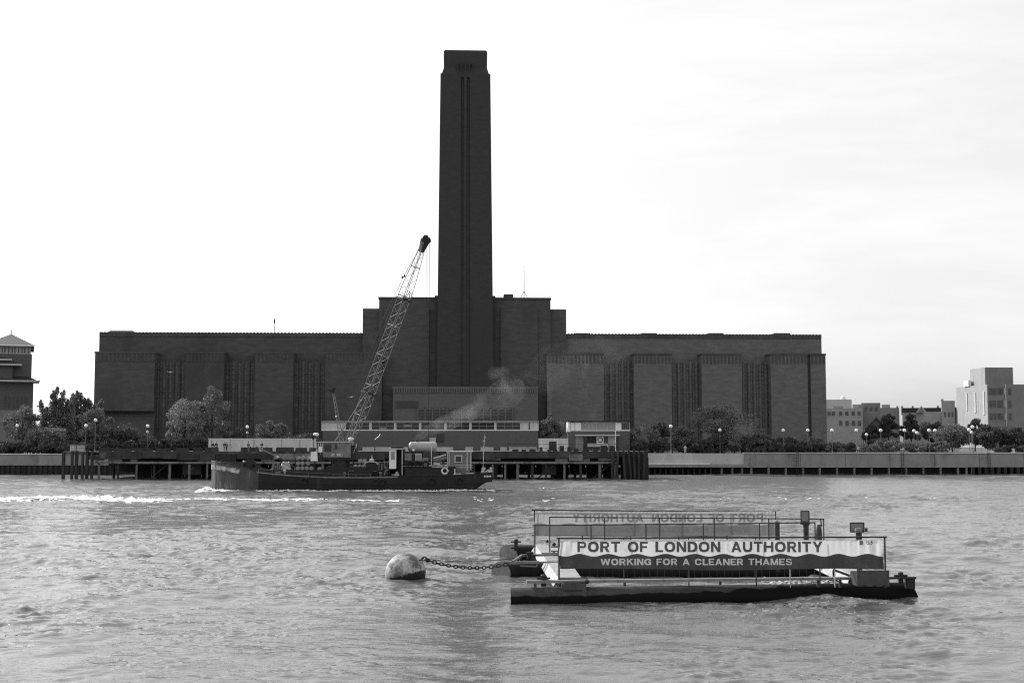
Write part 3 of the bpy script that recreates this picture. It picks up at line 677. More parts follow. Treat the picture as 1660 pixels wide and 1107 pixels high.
B = MB()
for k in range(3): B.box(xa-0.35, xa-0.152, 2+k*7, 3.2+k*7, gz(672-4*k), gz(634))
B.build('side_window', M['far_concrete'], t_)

# ------------------------------------------------------------------ trees and shrubs
def leaves(name, cl, n_each, size, m_, parent, seed):
    """cl: list of (centre, radii); small leaf faces spread through every clump"""
    r_ = np.random.default_rng(seed); V = []; 
    for (c, rad) in cl:
        n = int(n_each*(0.7+0.6*r_.random()))
        d = r_.normal(size=(n,3)); d /= np.linalg.norm(d,axis=1)[:,None]
        rr = 0.35 + 0.75*r_.random((n,1))**0.6
        p = np.array(c) + d*rr*np.array(rad)
        a = r_.normal(size=(n,3)); a /= np.linalg.norm(a,axis=1)[:,None]
        b_ = np.cross(a, r_.normal(size=(n,3))); b_ /= np.linalg.norm(b_,axis=1)[:,None]
        s = size*(0.6+0.8*r_.random((n,1)))
        V.append(np.stack([p-a*s, p-b_*s*0.45, p+a*s, p+b_*s*0.45], 1))
    V = np.concatenate(V).reshape(-1,3); nf = len(V)//4
    me = bpy.data.meshes.new(name); me.vertices.add(len(V)); me.vertices.foreach_set('co', V.astype(np.float32).ravel())
    me.loops.add(nf*4); me.loops.foreach_set('vertex_index', np.arange(nf*4,dtype=np.int32))
    me.polygons.add(nf); me.polygons.foreach_set('loop_start', np.arange(0,nf*4,4,dtype=np.int32)); me.polygons.foreach_set('loop_total', np.full(nf,4,np.int32))
    me.update(calc_edges=True); me.materials.append(M[m_])
    o = bpy.data.objects.new(name, me); COL.objects.link(o); o.parent = parent; return o
_seed = [100]
def tree(nm, label, cat, px, hw, ptop, Y, m_='leaf_mid', kind='round', group=None, dens=1.0, base=4.0):
    _seed[0] += 1; r_ = random.Random(_seed[0])
    c = at(px,705,Y); top = at(px,ptop,Y).z - base; w = hw*Y/FPX
    root = thing(nm, label, cat, (c.x, Y, base), 0, group)
    cl = []; B = MB()
    if kind == 'round':
        z0 = top*0.16; cz = (top+z0)/2; h = (top-z0)/2
        B.path([(0,0,0),(0.1,0,top*0.2),(-0.1,0.1,top*0.5),(0.1,0,top*0.78)], 0.028*top, 8, 0.03)
        n = int(34*dens)
        for i in range(n):
            for _ in range(20):
                u = [r_.uniform(-1,1) for _ in range(3)]
                rr = sum(a*a for a in u)
                if 0.25 < rr < 1: break
            k = 1.0 - 0.28*max(0,u[2])
            p = (u[0]*w*0.86*k, u[1]*w*0.75*k, cz+u[2]*h*0.86)
            s = w*r_.uniform(0.17,0.32); cl.append((p, (s,s,s*0.8)))
            if i % 3 == 0: B.path([(0,0,top*r_.uniform(0.25,0.5)), (p[0]*0.5,p[1]*0.5,(p[2]+top*0.4)/2), p], 0.05*w/3+0.04, 5, 0.02)
    elif kind == 'poplar':
        nsp = max(4, int(w*1.9))
        for j in range(nsp):
            bx = w*(-0.85+1.7*(j+0.5)/nsp) + r_.uniform(-.3,.3); th = top*r_.uniform(0.70,1.0)*(1-0.22*abs(bx)/w)
            B.path([(bx*0.4,0,0),(bx*0.8,0,th*0.3),(bx,0,th*0.95)], 0.12, 6, 0.02)
            m = 26
            for i in range(m):
                z = th*(0.15+0.85*i/(m-1)); s = 0.32+1.3*(1-i/(m-1))**0.8*r_.uniform(.6,1.2)
                cl.append(((bx*(0.8+0.25*i/m)+r_.uniform(-.75,.75)*(1.15-i/m), r_.uniform(-1,1), z-0.2), (s,s,s*1.7)))
    else:  # bush or hedge: low and wide
        n = max(6, int(18*dens*max(1, w/3)))
        B.path([(0,0,0),(0,0,top*0.6)], 0.12, 6, 0.03)
        for i in range(n):
            x = r_.uniform(-1,1); prof = (1-abs(x)**3*0.55) if kind == 'bush' else 1.0
            z = r_.uniform(0.12,0.9)*top*prof
            s = min(top*0.32, w*0.5)*r_.uniform(0.6,1.1)
            p = (x*w*0.92, r_.uniform(-1,1)*min(w,2.2), z); cl.append((p, (s,s,s*0.75)))
            if i % 4 == 0: B.path([(x*w*0.5,0,0), (p[0],p[1],p[2])], 0.05, 5, 0.02)
    B.build('trunk', M['bark'], root)
    area = sum(q[1][0]*q[1][2] for q in cl)
    per = min(420, max(70, int(5200*dens/len(cl)))) if kind != 'hedge' else 150
    leaves('crown', cl, per, 0.20+0.012*w, m_, root, _seed[0])
    return root
T = [
 ('leafy_tree','dark round bush at the left edge beside the brick office','tree',36,34,652,262,'leaf_mid','round'),
 ('poplar_tree','tall dark spiky tree group with bare tips between the brick office and the power station','tree',92,32,620,268,'leaf_mid','poplar'),
 ('leafy_tree','dim rounded tree behind the spiky ones at the left','tree',108,34,648,276,'leaf_mid','round'),
 ('poplar_tree','second clump of upright dark trees touching the left edge of the power station','tree',138,30,618,272,'leaf_mid','poplar'),
 ('leafy_tree','small pale-leaved tree in front of the left corner of the power station','tree',155,35,662,262,'leaf_mid','round'),
 ('leafy_tree','low pale shrub left of the paired globe lamps','shrub',78,36,690,258,'leaf_mid','bush'),
 ('leafy_tree','big tree with a silvery left half in front of the left wing','tree',300,40,640,261,'leaf_pale','round'),
 ('leafy_tree','taller darker tree joined to the right of the silvery one','tree',343,34,621,264,'leaf_mid','round'),
 ('leafy_tree','dark low shrub under the left corner of the power station','shrub',205,40,688,262,'leaf_dark','bush'),
 ('leafy_tree','small dim shrub between the big tree and the single lamp','shrub',392,24,690,262,'leaf_dark','bush'),
 ('leafy_tree','small rounded grey shrub right of the lamp behind the white site wall','shrub',440,30,680,262,'leaf_mid','round'),
 ('leafy_tree','small shrub beside the left end of the long office block','shrub',494,28,698,258,'leaf_dark','bush'),
 ('leafy_tree','small round tree between the two riverside office blocks','tree',893,22,669,264,'leaf_mid','round'),
 ('leafy_tree','pale thin shrub right of the small office block','shrub',1042,28,690,262,'leaf_mid','bush'),
 ('leafy_tree','feathery upright shrub left of the single globe lamp','shrub',1070,20,682,264,'leaf_mid','round'),
 ('leafy_tree','dark rounded shrub just right of the single globe lamp','shrub',1108,26,688,262,'leaf_mid','round'),
 ('leafy_tree','largest tree on the right bank with a domed dark crown against the right wing','tree',1170,60,653,266,'leaf_mid','round'),
 ('leafy_tree','dark shrub filling the foot of the domed tree','shrub',1190,45,698,259,'leaf_dark','bush'),
 ('leafy_tree','pale bush right of the domed tree beside the drifting smoke','shrub',1232,24,696,258,'leaf_mid','round'),
 ('leafy_tree','low dark shrub under the right wing','shrub',1275,34,708,260,'leaf_dark','bush'),
 ('leafy_tree','dark shrub below the right corner of the power station','shrub',1315,26,708,261,'leaf_dark','bush'),
 ('leafy_tree','low pale bush on the promenade right of the power station','shrub',1352,14,716,258,'leaf_mid','bush'),
 ('leafy_tree','dark rounded shrub behind the gap before the hedge','shrub',1376,12,712,262,'leaf_dark','bush'),
 ('leafy_tree','dim tree half hiding the house with the steep roof','tree',1413,16,686,290,'leaf_dark','round'),
 ('leafy_tree','dark cone-shaped tree in front of the plain dark square block','tree',1440,17,661,300,'leaf_dark','round'),
 ('leafy_tree','dark oval tree in front of the gabled terrace','tree',1477,18,668,300,'leaf_dark','round'),
 ('leafy_tree','low wide tree before the gabled terrace roofs','tree',1517,26,678,290,'leaf_dark','round'),
 ('leafy_tree','mid-grey spreading bush left of the tower block','tree',1543,36,689,268,'leaf_mid','round'),
 ('leafy_tree','dark tree at the foot of the sunlit pale side wall','tree',1580,26,678,300,'leaf_dark','round'),
 ('leafy_tree','broad dark tree before the tower block','tree',1612,36,688,264,'leaf_dark','round'),
 ('leafy_tree','dark tree at the right edge of the photograph','tree',1650,26,692,262,'leaf_dark','round'),
 ('leafy_tree','low dark shrub hanging over the wall at the right edge','shrub',1645,30,722,254,'leaf_dark','bush'),
]
for a in T: tree(*a)
tree('clipped_hedge','long low clipped hedge on the right-hand promenade','hedge',1428,36,714,257,'leaf_mid','hedge')
tree('clipped_hedge','looser hedge continuing right towards the triple lamps','hedge',1502,38,716,258,'leaf_mid','hedge')
tree('clipped_hedge','dark hedge running behind the left river wall','hedge',50,80,716,256,'leaf_dark','hedge', dens=1.3)
tree('clipped_hedge','dark hedge behind the left part of the jetty','hedge',240,110,714,257,'leaf_dark','hedge', dens=1.3)
tree('clipped_hedge','hedge between the small office block and the domed tree','hedge',1090,68,714,258,'leaf_dark','hedge', dens=1.2)
tree('clipped_hedge','hedge of shrubs under the right wing of the power station','hedge',1270,70,718,256,'leaf_dark','hedge', dens=1.2)

# ------------------------------------------------------------------ globe lamps
def lamp_proto(hgt):
    r_ = thing('street_lamp', 'x', 'street lamp')
    MB().lathe([(0.14,0),(0.14,0.5),(0.07,0.6),(0.05,hgt-0.25)], n=8).build('post', M['steel'], r_)
    MB().lathe([(0.05,hgt-0.25),(0.16,hgt-0.2),(0.17,hgt-0.12),(0.05,hgt-0.1)], n=10).build('collar', M['steel_dark'], r_)
    MB().ball((0,0,hgt+0.2), 0.36, 14, 10).build('globe', M['globe'], r_, True)
    return r_
lamps = [(28,690,256,'globe lamp before the dark bush at the far left'),(139.5,690,255,'left lamp of the close globe pair near the left end of the jetty'),
 (145,694.5,262,'lower right lamp of the close globe pair near the jetty end'),(239.5,690.5,255,'higher globe lamp in front of the left corner of the power station'),
 (239,700,290,'globe lamp directly under the higher one by the left power station corner'),(401,692,254,'higher globe lamp behind the white site wall'),
 (400.5,701.5,290,'dimmer globe lamp directly below the higher one behind the white site wall'),(1087.5,691,252,'tall globe lamp alone right of the small office block'),
 (1167,697,256,'globe lamp in front of the domed tree'),(1269.5,697.5,256,'globe lamp under the right wing, first right of the smoke'),
 (1309.5,697.5,256,'globe lamp under the last bay of the power station'),(1348.8,697.5,256,'globe lamp just right of the power station corner'),
 (1388.3,697.5,254,'globe lamp rising from the left end of the clipped hedge'),(1404.7,704.3,280,'low far globe lamp behind the clipped hedge'),
 (1427.7,697.5,256,'globe lamp behind the middle of the clipped hedge'),(1466.3,697.5,256,'globe lamp at the right end of the clipped hedge'),
 (1481.7,698.3,262,'higher left lamp of the close pair beyond the hedge'),(1486.5,701.5,270,'lower right lamp of the close pair beyond the hedge'),
 (1506,697.5,256,'left lamp of the two level globes before the spreading bush'),(1515.8,697.8,259,'right lamp of the two level globes before the spreading bush'),
 (1571,696.5,252,'left lamp of the cluster of three tall globes'),(1576.5,692,251,'highest lamp of the cluster of three tall globes'),(1575,701,262,'lowest lamp of the cluster of three tall globes'),
 (155,681,251,'taller slim lamp right of the close globe pair by the jetty end')]
lp = None
for px, py, Y, lab in lamps:
    c = at(px,py,Y); hgt = c.z-0.2-4.0
    o = lamp_proto(4.0) if lp is None else copy_tree(lp)
    lp = lp or o
    o.location = (c.x, Y, 4.0); o['label'] = 'white ' + lab; o['group'] = 'globe lamps along the far promenade'
    for ch in o.children:       # posts differ a little in height
        if ch.name.startswith('post'): ch.scale = (1,1,hgt/4.0)
        else: ch.location.z = hgt-4.0

# ------------------------------------------------------------------ people on the far bank, the jetty and the lighter
def skin_mesh(name, pts, edges, rad, m_, parent, sub=1):
    me = bpy.data.meshes.new(name); me.from_pydata(pts, edges, []); o = bpy.data.objects.new(name, me); COL.objects.link(o)
    md = o.modifiers.new('s', 'SKIN'); md.use_smooth_shade = True
    for i, r_ in enumerate(rad): me.skin_vertices[0].data[i].radius = (r_, r_)
    me.skin_vertices[0].data[0].use_root = True
    o.modifiers.new('u', 'SUBSURF').levels = sub; o.modifiers['u'].render_levels = sub
    dg = bpy.context.evaluated_depsgraph_get(); dg.update()
    m2 = bpy.data.meshes.new_from_object(o.evaluated_get(dg)); o.modifiers.clear(); o.data = m2
    m2.materials.clear(); m2.materials.append(m_); o.parent = parent; return o
def person(label, loc, face=0.0, top='cloth_dark', legs='cloth_dark', pose='stand', group=None):
    root = thing('person', label, 'person', loc, face, group)
    lean = 0.22 if pose == 'lean' else 0.0; st_ = 0.22 if pose == 'walk' else 0.07
    pv = (0,0,0.93); ch = (0,-lean*0.6,1.22); nk = (0,-lean,1.5); hd = (0,-lean-0.02,1.58); tp = (0,-lean-0.02,1.72)
    hand = [(-0.27,-0.12-lean,0.86),(0.27,-0.08-lean,0.86)]
    if pose == 'lean': hand = [(-0.22,-0.48,1.08),(0.22,-0.48,1.08)]
    if pose == 'work': hand = [(-0.3,-0.42,1.15),(0.25,-0.45,1.0)]
    pts = [pv, ch, nk, hd, tp, (0,-0.11-lean,1.60)]; rad = [0.13,0.15,0.055,0.095,0.085,0.03]; ed = [(0,1),(1,2),(2,3),(3,4),(3,5)]
    for s, k in ((-1,0),(1,1)):
        i = len(pts); pts += [(s*0.19,-lean*0.9,1.42),(s*0.25,-lean*0.6+0.02,1.15),hand[k]]; rad += [0.055,0.045,0.028]; ed += [(1,i),(i,i+1),(i+1,i+2)]
        hx, hy, hz = hand[k]
        for j in range(5):
            q = len(pts); a = (j-2)*0.018
            pts += [(hx+a, hy-0.02, hz-0.07 if j else hz-0.03), (hx+a*1.2-(s*0.0), hy-0.04, hz-0.10-0.012*(2-abs(j-2)) if j else hz-0.06)]; rad += [0.009,0.008]; ed += [(i+2,q),(q,q+1)]
        i = len(pts); fy = s*st_
        pts += [(s*0.1,0,0.86),(s*0.11,-fy*0.6,0.48),(s*0.12,fy*0.0-fy,0.08),(s*0.13,-fy-0.17,0.04)]; rad += [0.085,0.055,0.04,0.04]; ed += [(0,i),(i,i+1),(i+1,i+2),(i+2,i+3)]
    skin_mesh('body', pts, ed, rad, M['skin'], root)
    # clothes follow the body
    p2 = [pv, ch, (0,-lean,1.44)]; r2 = [0.165,0.18,0.10]; e2 = [(0,1),(1,2)]
    for s, k in ((-1,0),(1,1)):
        i = len(p2); h = Vector(hand[k]); el = Vector((s*0.25,-lean*0.6+0.02,1.15)); w_ = el+(h-el)*0.85
        p2 += [(s*0.19,-lean*0.9,1.42), tuple(el), tuple(w_)]; r2 += [0.078,0.065,0.05]; e2 += [(1,i),(i,i+1),(i+1,i+2)]
    skin_mesh('jacket', p2, e2, r2, M[top], root)
    p3 = [(0,0,0.95)]; r3 = [0.155]; e3 = []
    for s in (-1,1):
        i = len(p3); fy = s*st_
        p3 += [(s*0.1,0,0.82),(s*0.11,-fy*0.6,0.48),(s*0.12,-fy,0.1)]; r3 += [0.105,0.078,0.06]; e3 += [(0,i),(i,i+1),(i+1,i+2)]
    skin_mesh('trousers', p3, e3, r3, M[legs], root)
    MB().ball((0,-lean+0.02,1.665), 0.108, 12, 8, (0.95,1.05,0.85)).build('hair', M['cloth_dark'], root, True)
    return root
zj = zd+0.006
person('person in dark jacket and pale trousers, leftmost of the group on the jetty', (at(345,725,226).x,226,zj), R(170), 'cloth_dark','cloth_pale')
person('person in dark clothes standing close beside the one in pale trousers', (at(350.5,725,226.4).x,226.4,zj), R(200))
person('person in grey coat alone in the middle of the jetty group', (at(364,725,227).x,227,zj), R(185), 'cloth_dark','cloth_mid','walk')
person('person in a dark coat close behind the one in the grey coat', (at(367.5,725,227.6).x,227.6,zj), R(150), 'cloth_mid','cloth_dark')
person('person in mid-grey clothes standing before the white site wall', (at(402.5,725,228).x,228,zj), R(160), 'cloth_mid','cloth_mid')
person('person in dark clothes leaning on the rail right of the others', (at(424,725,224).x,224,zj), R(180), 'cloth_dark','cloth_dark','lean')
person('person in pale clothes standing at the rail of the right-hand promenade', (at(1111,725,253).x,253.2,4.21), R(10), 'cloth_pale','cloth_pale')

# ------------------------------------------------------------------ crane lighter
BY = 176.0
def b_at(px, py, dy=0.0): v = at(px,py,BY+dy); return v
barge = thing('crane_barge', 'long dark work barge with a pale-banded bluff bow and raised stern', 'barge', (at(343,705,BY).x, BY, 0))
bo = barge.location.copy()
def bx(px, dy=0.0): return at(px,760,BY+dy).x - bo.x
def bz(py, dy=0.0): return at(576,py,BY+dy).z
sheer = [(343,748),(356,749.5),(372,751),(388,753.5),(400,759),(419,765),(470,769.5),(530,772.5),(590,773),(660,771.5),(730,770.5),(775,769),(798,766)]
def zdeck(px): return bz(np.interp(px, [a for a,_ in sheer], [b_ for _,b_ in sheer]))
secs = [(343,0.5),(344.5,1.5),(349,2.5),(358,3.2),(372,3.75),(390,4.0),(408,4.1),(419,4.1),(470,4.2),(530,4.2),(590,4.2),(660,4.2),(730,4.15),(760,4.1),(775,4.0),(790,3.9),(798,3.8)]
cyb = 4.2
vs = []; np_ = 12
for px, hb in secs:
    z1 = zdeck(px); zb_ = -0.9 if px < 752 else -0.9+(px-752)/46*(2.75)
    if px < 350: zb_ = -0.9
    ring_ = [(cyb-hb,z1),(cyb-hb,z1-0.35),(cyb-hb*1.0,z1*0.5),(cyb-hb*0.98,max(zb_+0.5,0.1) if px<752 else zb_+0.25),(cyb-hb*0.8,zb_),(cyb-hb*0.3,zb_-0.05)]
    ring_ += [(2*cyb-y, z) for y, z in reversed(ring_)]
    vs += [(bx(px, cyb-hb), y, z) for y, z in ring_]
m_ = len(secs)
def hull_part(i0, i1, name, mt):
    B = MB(); B.add(vs[i0*np_:(i1+1)*np_], [(i*np_+k, i*np_+k+1, (i+1)*np_+k+1, (i+1)*np_+k) for i in range(i1-i0) for k in range(np_-1)]
        + ([tuple(range(np_-1,-1,-1))] if i0 == 0 else []) + ([tuple(range((i1-i0)*np_, (i1-i0+1)*np_))] if i1 == m_-1 else []))
    return B.build(name, M[mt], barge)
hull_part(0, 7, 'bow', 'bow'); hull = hull_part(7, m_-1, 'hull', 'hull')
B = MB(); pp = [px for px,_ in secs]
dv = []
for px, hb in secs: z1 = zdeck(px)-(0.55 if px > 395 else 0.9); dv += [(bx(px,cyb-hb), cyb-hb+0.12, z1), (bx(px,cyb-hb), cyb+hb-0.12, z1)]
B.add(dv, [(2*i,2*i+1,2*i+3,2*i+2) for i in range(m_-1)]); B.build('deck', M['steel_dark'], barge)
B = MB(); B.path([(bx(px), cyb-4.26, zdeck(px)-0.12) for px in (416,440,470,500,530,560,590,620,645)], 0.11, 6); B.build('rubbing_strake', M['steel'], barge)
B = MB(); B.path([(bx(px,cyb-hb), cyb-hb-0.05, zdeck(px)+0.02) for px, hb in secs], 0.08, 6); B.path([(bx(px,cyb-hb), cyb+hb+0.05, zdeck(px)+0.02) for px, hb in secs], 0.08, 6)
B.build('gunwale', M['steel_dark'], barge)
# pale broken band round the bow, stern name marks
B = MB()
for px, hb, w_ in ((344.2,1.4,0),(349,2.5,1),(355,3.02,2)):
    pass
br = []
for px, hb in secs[:6]: br += [(bx(px,cyb-hb)-0.03, cyb-hb-0.035, zdeck(px)-0.5), (bx(px,cyb-hb)-0.03, cyb-hb-0.035, zdeck(px)-1.2)]
B.add(br, [(2*i,2*i+1,2*i+3,2*i+2) for i in range(5)]); B.build('bow_band', mat('pale_bow_band', 0.42, 0.5, 0.35, 1.2, (1,1,1), stain=(0.07,0.8,0.5)), barge)
B = MB()
for k in range(5): x = bx(784.5+2.5*k); B.box(x, x+0.14, cyb-4.0, cyb-3.9, zdeck(790)-0.55, zdeck(790)-0.3)
B.build('stern_marking', M['white'], barge)
# hold coaming and stanchions
B = MB(); B.box(bx(432), bx(600), 1.4, 1.55, 1.2, bz(762)); B.box(bx(432), bx(600), 6.8, 6.95, 1.2, bz(762)); B.box(bx(430), bx(432), 1.4, 6.95, 1.2, bz(762)); B.box(bx(600), bx(602), 1.4, 6.95, 1.2, bz(762))
B.build('hold_coaming', M['steel_dark'], barge)
for px in (419,441,463,500,540,577,601,770):
    z = zdeck(px); MB().tube((bx(px),0.12,z-0.6), (bx(px),0.12,z+0.45), 0.035, 5).build('stanchion', M['steel'], barge)
B = MB(); B.path([(bx(px),0.12,zdeck(px)+0.42) for px in (419,441,463,500,540,577,601)], 0.02, 4); B.build('guard_wire', M['steel'], barge)
# small fixed deck gear
cr_ = random.Random(21)
for k in range(26):
    px = cr_.choice([cr_.uniform(432,474), cr_.uniform(517,570), cr_.uniform(600,650), cr_.uniform(742,780)]); x = bx(px); y = cr_.uniform(0.9,2.0); z0 = zdeck(px)-0.5; kd = cr_.randrange(4); B = MB()
    if kd == 0: B.lathe([(0.13,z0),(0.13,z0+0.8),(0.24,z0+0.85),(0.26,z0+1.0),(0.1,z0+1.15)], (x,y,0), 10); nm_ = 'ventilator'
    elif kd == 1: B.box(x-cr_.uniform(.3,.8),x+0.4,y,y+0.7,z0,z0+cr_.uniform(.4,.9),0.05); nm_ = 'hatch_cover'
    elif kd == 2: B.path([(x,y,z0),(x,y,z0+cr_.uniform(.7,1.3)),(x+0.3,y,z0+1.35),(x+cr_.uniform(.5,1.6),y,z0+1.3)],0.06,6); nm_ = 'pipe'
    else: B.tube((x,y,z0),(x,y,z0+0.7),0.11,8); B.tube((x+0.5,y,z0),(x+0.5,y,z0+0.7),0.11,8); B.tube((x-0.15,y,z0+0.55),(x+0.65,y,z0+0.55),0.06,6); nm_ = 'bollard'
    B.build(nm_, M[cr_.choice(['steel_dark','steel','steel_mid','steel_pale','rubber'])], barge)
# bow gear: windlass, post
B = MB(); x = bx(398); z = zdeck(398)-0.5
B.box(x-0.5,x+0.5,2.2,3.2,z,z+1.6); B.tube((x-0.9,2.7,z+1.0),(x+0.9,2.7,z+1.0),0.45,12); B.tube((x+0.1,2.6,z+1.4),(x+0.1,2.6,bz(724)),0.1,8); B.box(x-0.35,x+0.55,2.2,3.0,z+1.7,bz(735))
B.build('windlass', M['steel_dark'], barge)
for px in (352,376): MB().tube((bx(px),3,zdeck(px)-1),(bx(px),3,zdeck(px)+0.25),0.16,8).build('bollard', M['steel_dark'], barge)
MB().ball((bx(393.2),0.6,bz(747.8)),0.14,8,6).build('bow_light', M['globe'], barge)
# deck house aft with dark sides
dh = MB().box(bx(655), bx(738), 1.2, 6.6, 1.2, bz(756.5)).build('deckhouse', M['steel_dark'], barge)
B = MB(); B.box(bx(652),bx(740),1.0,6.8,bz(756.5)+0.002,bz(755.5)); B.build('deckhouse_roof', M['steel'], barge)
def rel(px): return bx(px)
# wheelhouse
B = MB(); z0, z1 = 1.3, bz(728)
B.box(rel(641.5),rel(652),2.6,2.7,z0,z1-0.1); B.box(rel(629),rel(652),4.6,4.7,z0,z1-0.1); B.box(rel(651.2),rel(652.4),1.2,4.7,z0,z1); B.box(rel(629),rel(630),1.2,4.7,z0,z1-0.1)
wh = B.build('wheelhouse', M['steel_dark'], barge)
dr = MB().box(rel(629.5),rel(641),1.15,1.25,bz(760),z1-0.05).build('door', M['white'], wh)
MB().box(rel(632.5),rel(638.5),1.10,1.148,bz(745),bz(732)).build('pane', M['glass_pale'], dr)
MB().box(rel(628),rel(653.5),0.9,4.9,z1,z1+0.12).build('roof', M['steel_pale'], wh)
MB().box(rel(632),rel(651),1.5,4.2,z1+0.122,z1+0.38).build('roof_locker', M['steel_dark'], wh)
MB().box(rel(650),rel(651.6),1.05,1.15,bz(770),z1).build('post', M['steel_pale'], wh)
# cabin between wheelhouse and tank stand
cb = MB().box(rel(653),rel(683),1.5,6.2,bz(755.4),bz(736)).build('cabin', M['steel_dark'], barge)
for a, c, mt in ((655,665,'steel'),(672.5,681.5,'glass_pale')):
    f = MB().box(rel(a-0.8),rel(c+0.8),1.42,1.498,bz(747),bz(735.5)).build('window', M['steel_pale' if mt == 'glass_pale' else 'steel'], cb); MB().box(rel(a),rel(c),1.38,1.418,bz(746),bz(737)).build('pane', M[mt], f)
MB().box(rel(683.6),rel(693),1.3,3.0,bz(758),bz(742.5)).build('locker', M['steel'], barge)
for px in (664,676,689):
    B = MB(); pts = [(rel(px)+0.42*math.cos(a),1.1,bz(752.5)+0.42*math.sin(a)) for a in np.linspace(0,2*math.pi,17)]; B.path(pts,0.14,6); B.build('tyre_fender', M['rubber'], barge)
B = MB(); pts = [(rel(720.5)+0.42*math.cos(a),1.08,bz(763.5)+0.42*math.sin(a)) for a in np.linspace(0,2*math.pi,21)]; B.path(pts,0.13,8)
tag(B.build('life_ring', M['white'], None), 'white life ring hung on the dark deckhouse side of the barge', 'life ring').location = bo
for px in (494,610,620,700,745):
    B = MB(); pts = [(rel(px)+0.4*math.cos(a),-0.16,zdeck(px)-0.75+0.4*math.sin(a)) for a in np.linspace(0,2*math.pi,17)]; B.path(pts,0.13,6)
    B.build('tyre_fender', M['rubber'], barge)
MB().box(rel(736.5),rel(738),0.15,0.25,bz(771),bz(760)).build('post', M['white'], barge)
# handrails aft
B = MB()
for p0, p1, py in ((700,726,757.5),(738,766,758)): B.tube((rel(p0),0.9,bz(py-4)),(rel(p1),0.9,bz(py-4)),0.04,5); B.tube((rel(p0),0.9,bz(py)),(rel(p1),0.9,bz(py)),0.06,5)
for p in (698.5,): B.tube((rel(p),1.2,bz(757)),(rel(p),1.2,bz(722)),0.07,6)
B.build('rail', M['steel_pale'], barge)
tag(B.build('mast_pole', M['steel_pale'], None), None) if False else None
B = MB(); B.path([(rel(782),2,1.4),(rel(783.5),2,bz(730)),(rel(785.5),2,bz(703))],0.07,6,0.03); B.tube((rel(784.6),2,bz(712)),(rel(787),2,bz(708)),0.03,4); B.tube((rel(783),2,bz(716)),(rel(785.5),2,bz(714)),0.12,5); B.build('mast', M['steel_pale'], barge)
B = MB(); x = rel(788)
for k in range(9): B.ball((x+random.uniform(-.7,.7),2+random.uniform(-.6,.6),zdeck(788)+random.uniform(-.1,.7)),random.uniform(.18,.34),7,5)
tag(B.build('rope_heap', M['steel_pale'], None), 'pale heap of rope and gear on the stern of the barge', 'rope heap').location = bo
def onb(nm, label, cat, px, py, y, group=None):
    return thing(nm, label, cat, (bo.x+bx(px), BY+y, py if py < 5 else bz(py)), 0, group)
# white horizontal tank on a stand
tz = bz(725); tk = thing('storage_tank', 'white horizontal cylindrical tank with rounded ends on the barge', 'tank', (bo.x, BY, 0))
L0, L1 = rel(659), rel(706); rr = 0.78
MB().lathe([(0.02,L0),(0.55,L0+0.05),(rr,L0+0.3),(rr,L1-0.3),(0.55,L1-0.05),(0.02,L1)], (0,3.6,tz), 24, 'x').build('shell', M['tank'], tk, False)
B = MB()
for p in (666,682,698): B.box(rel(p)-0.12,rel(p)+0.12,2.95,4.25,bz(736)+0.01 if p < 683 else bz(755.4)+0.01,tz-0.55)
B.build('cradle', M['steel_dark'], tk)
MB().ball((rel(667.5),2.78,tz-0.45),0.2,8,6).build('valve', M['white'], tk); B = MB(); B.tube((rel(672),3.6,tz+rr-0.05),(rel(672),3.6,tz+rr+0.25),0.14,8); B.build('exhaust_pipe', M['steel_dark'], tk)
# raft / rolled tarpaulin and cabin container
t_ = onb('covered_raft', 'rolled pale covered raft lying tilted between the tank and the container', 'raft', 700, 757, 0); t_.location = bo
B = MB(); B.tube((rel(702),2,bz(747)),(rel(722),2,bz(740.5)),0.52,10,0.42); B.build('cover', M['steel'], t_)
B = MB(); B.tube((rel(701),1.5,bz(743.5)),(rel(722),1.5,bz(737.2)),0.12,6); B.tube((rel(702),1.6,bz(752)),(rel(712),1.6,bz(753)),0.2,6); B.build('spar', M['steel_pale'], t_)
B = MB(); B.box(rel(703),rel(706),1.7,2.4,bz(755.4)+.002,bz(748)); B.box(rel(716),rel(719),1.7,2.4,bz(755.4)+.002,bz(745)); B.build('chock', M['steel_dark'], t_)
t_ = thing('site_cabin', 'grey metal site cabin with a pale frame and one small window on the stern deck', 'site cabin', bo.copy())
MB().box(rel(725),rel(762),2.0,4.6,bz(771)+.01,bz(733.2)).build('wall', M['steel'], t_)
B = MB()
for p in (724.5,727,756.5,762.5): B.box(rel(p)-0.08,rel(p)+0.08,1.86,1.99,bz(771)+.01,bz(730) if p > 750 else bz(731))
B.box(rel(722),rel(765),1.84,4.7,bz(733)+.003,bz(731.5)); B.build('frame', M['steel_pale'], t_)
f = MB().box(rel(735.5),rel(748.5),1.9,1.998,bz(750),bz(738)).build('window', M['steel_pale'], t_); MB().box(rel(737.5),rel(746.5),1.86,1.898,bz(748.3),bz(740)).build('pane', M['glass'], f)
B = MB(); B.box(rel(755),rel(768),1.3,1.9,bz(770),bz(766.5)); B.build('step', M['steel_pale'], t_)
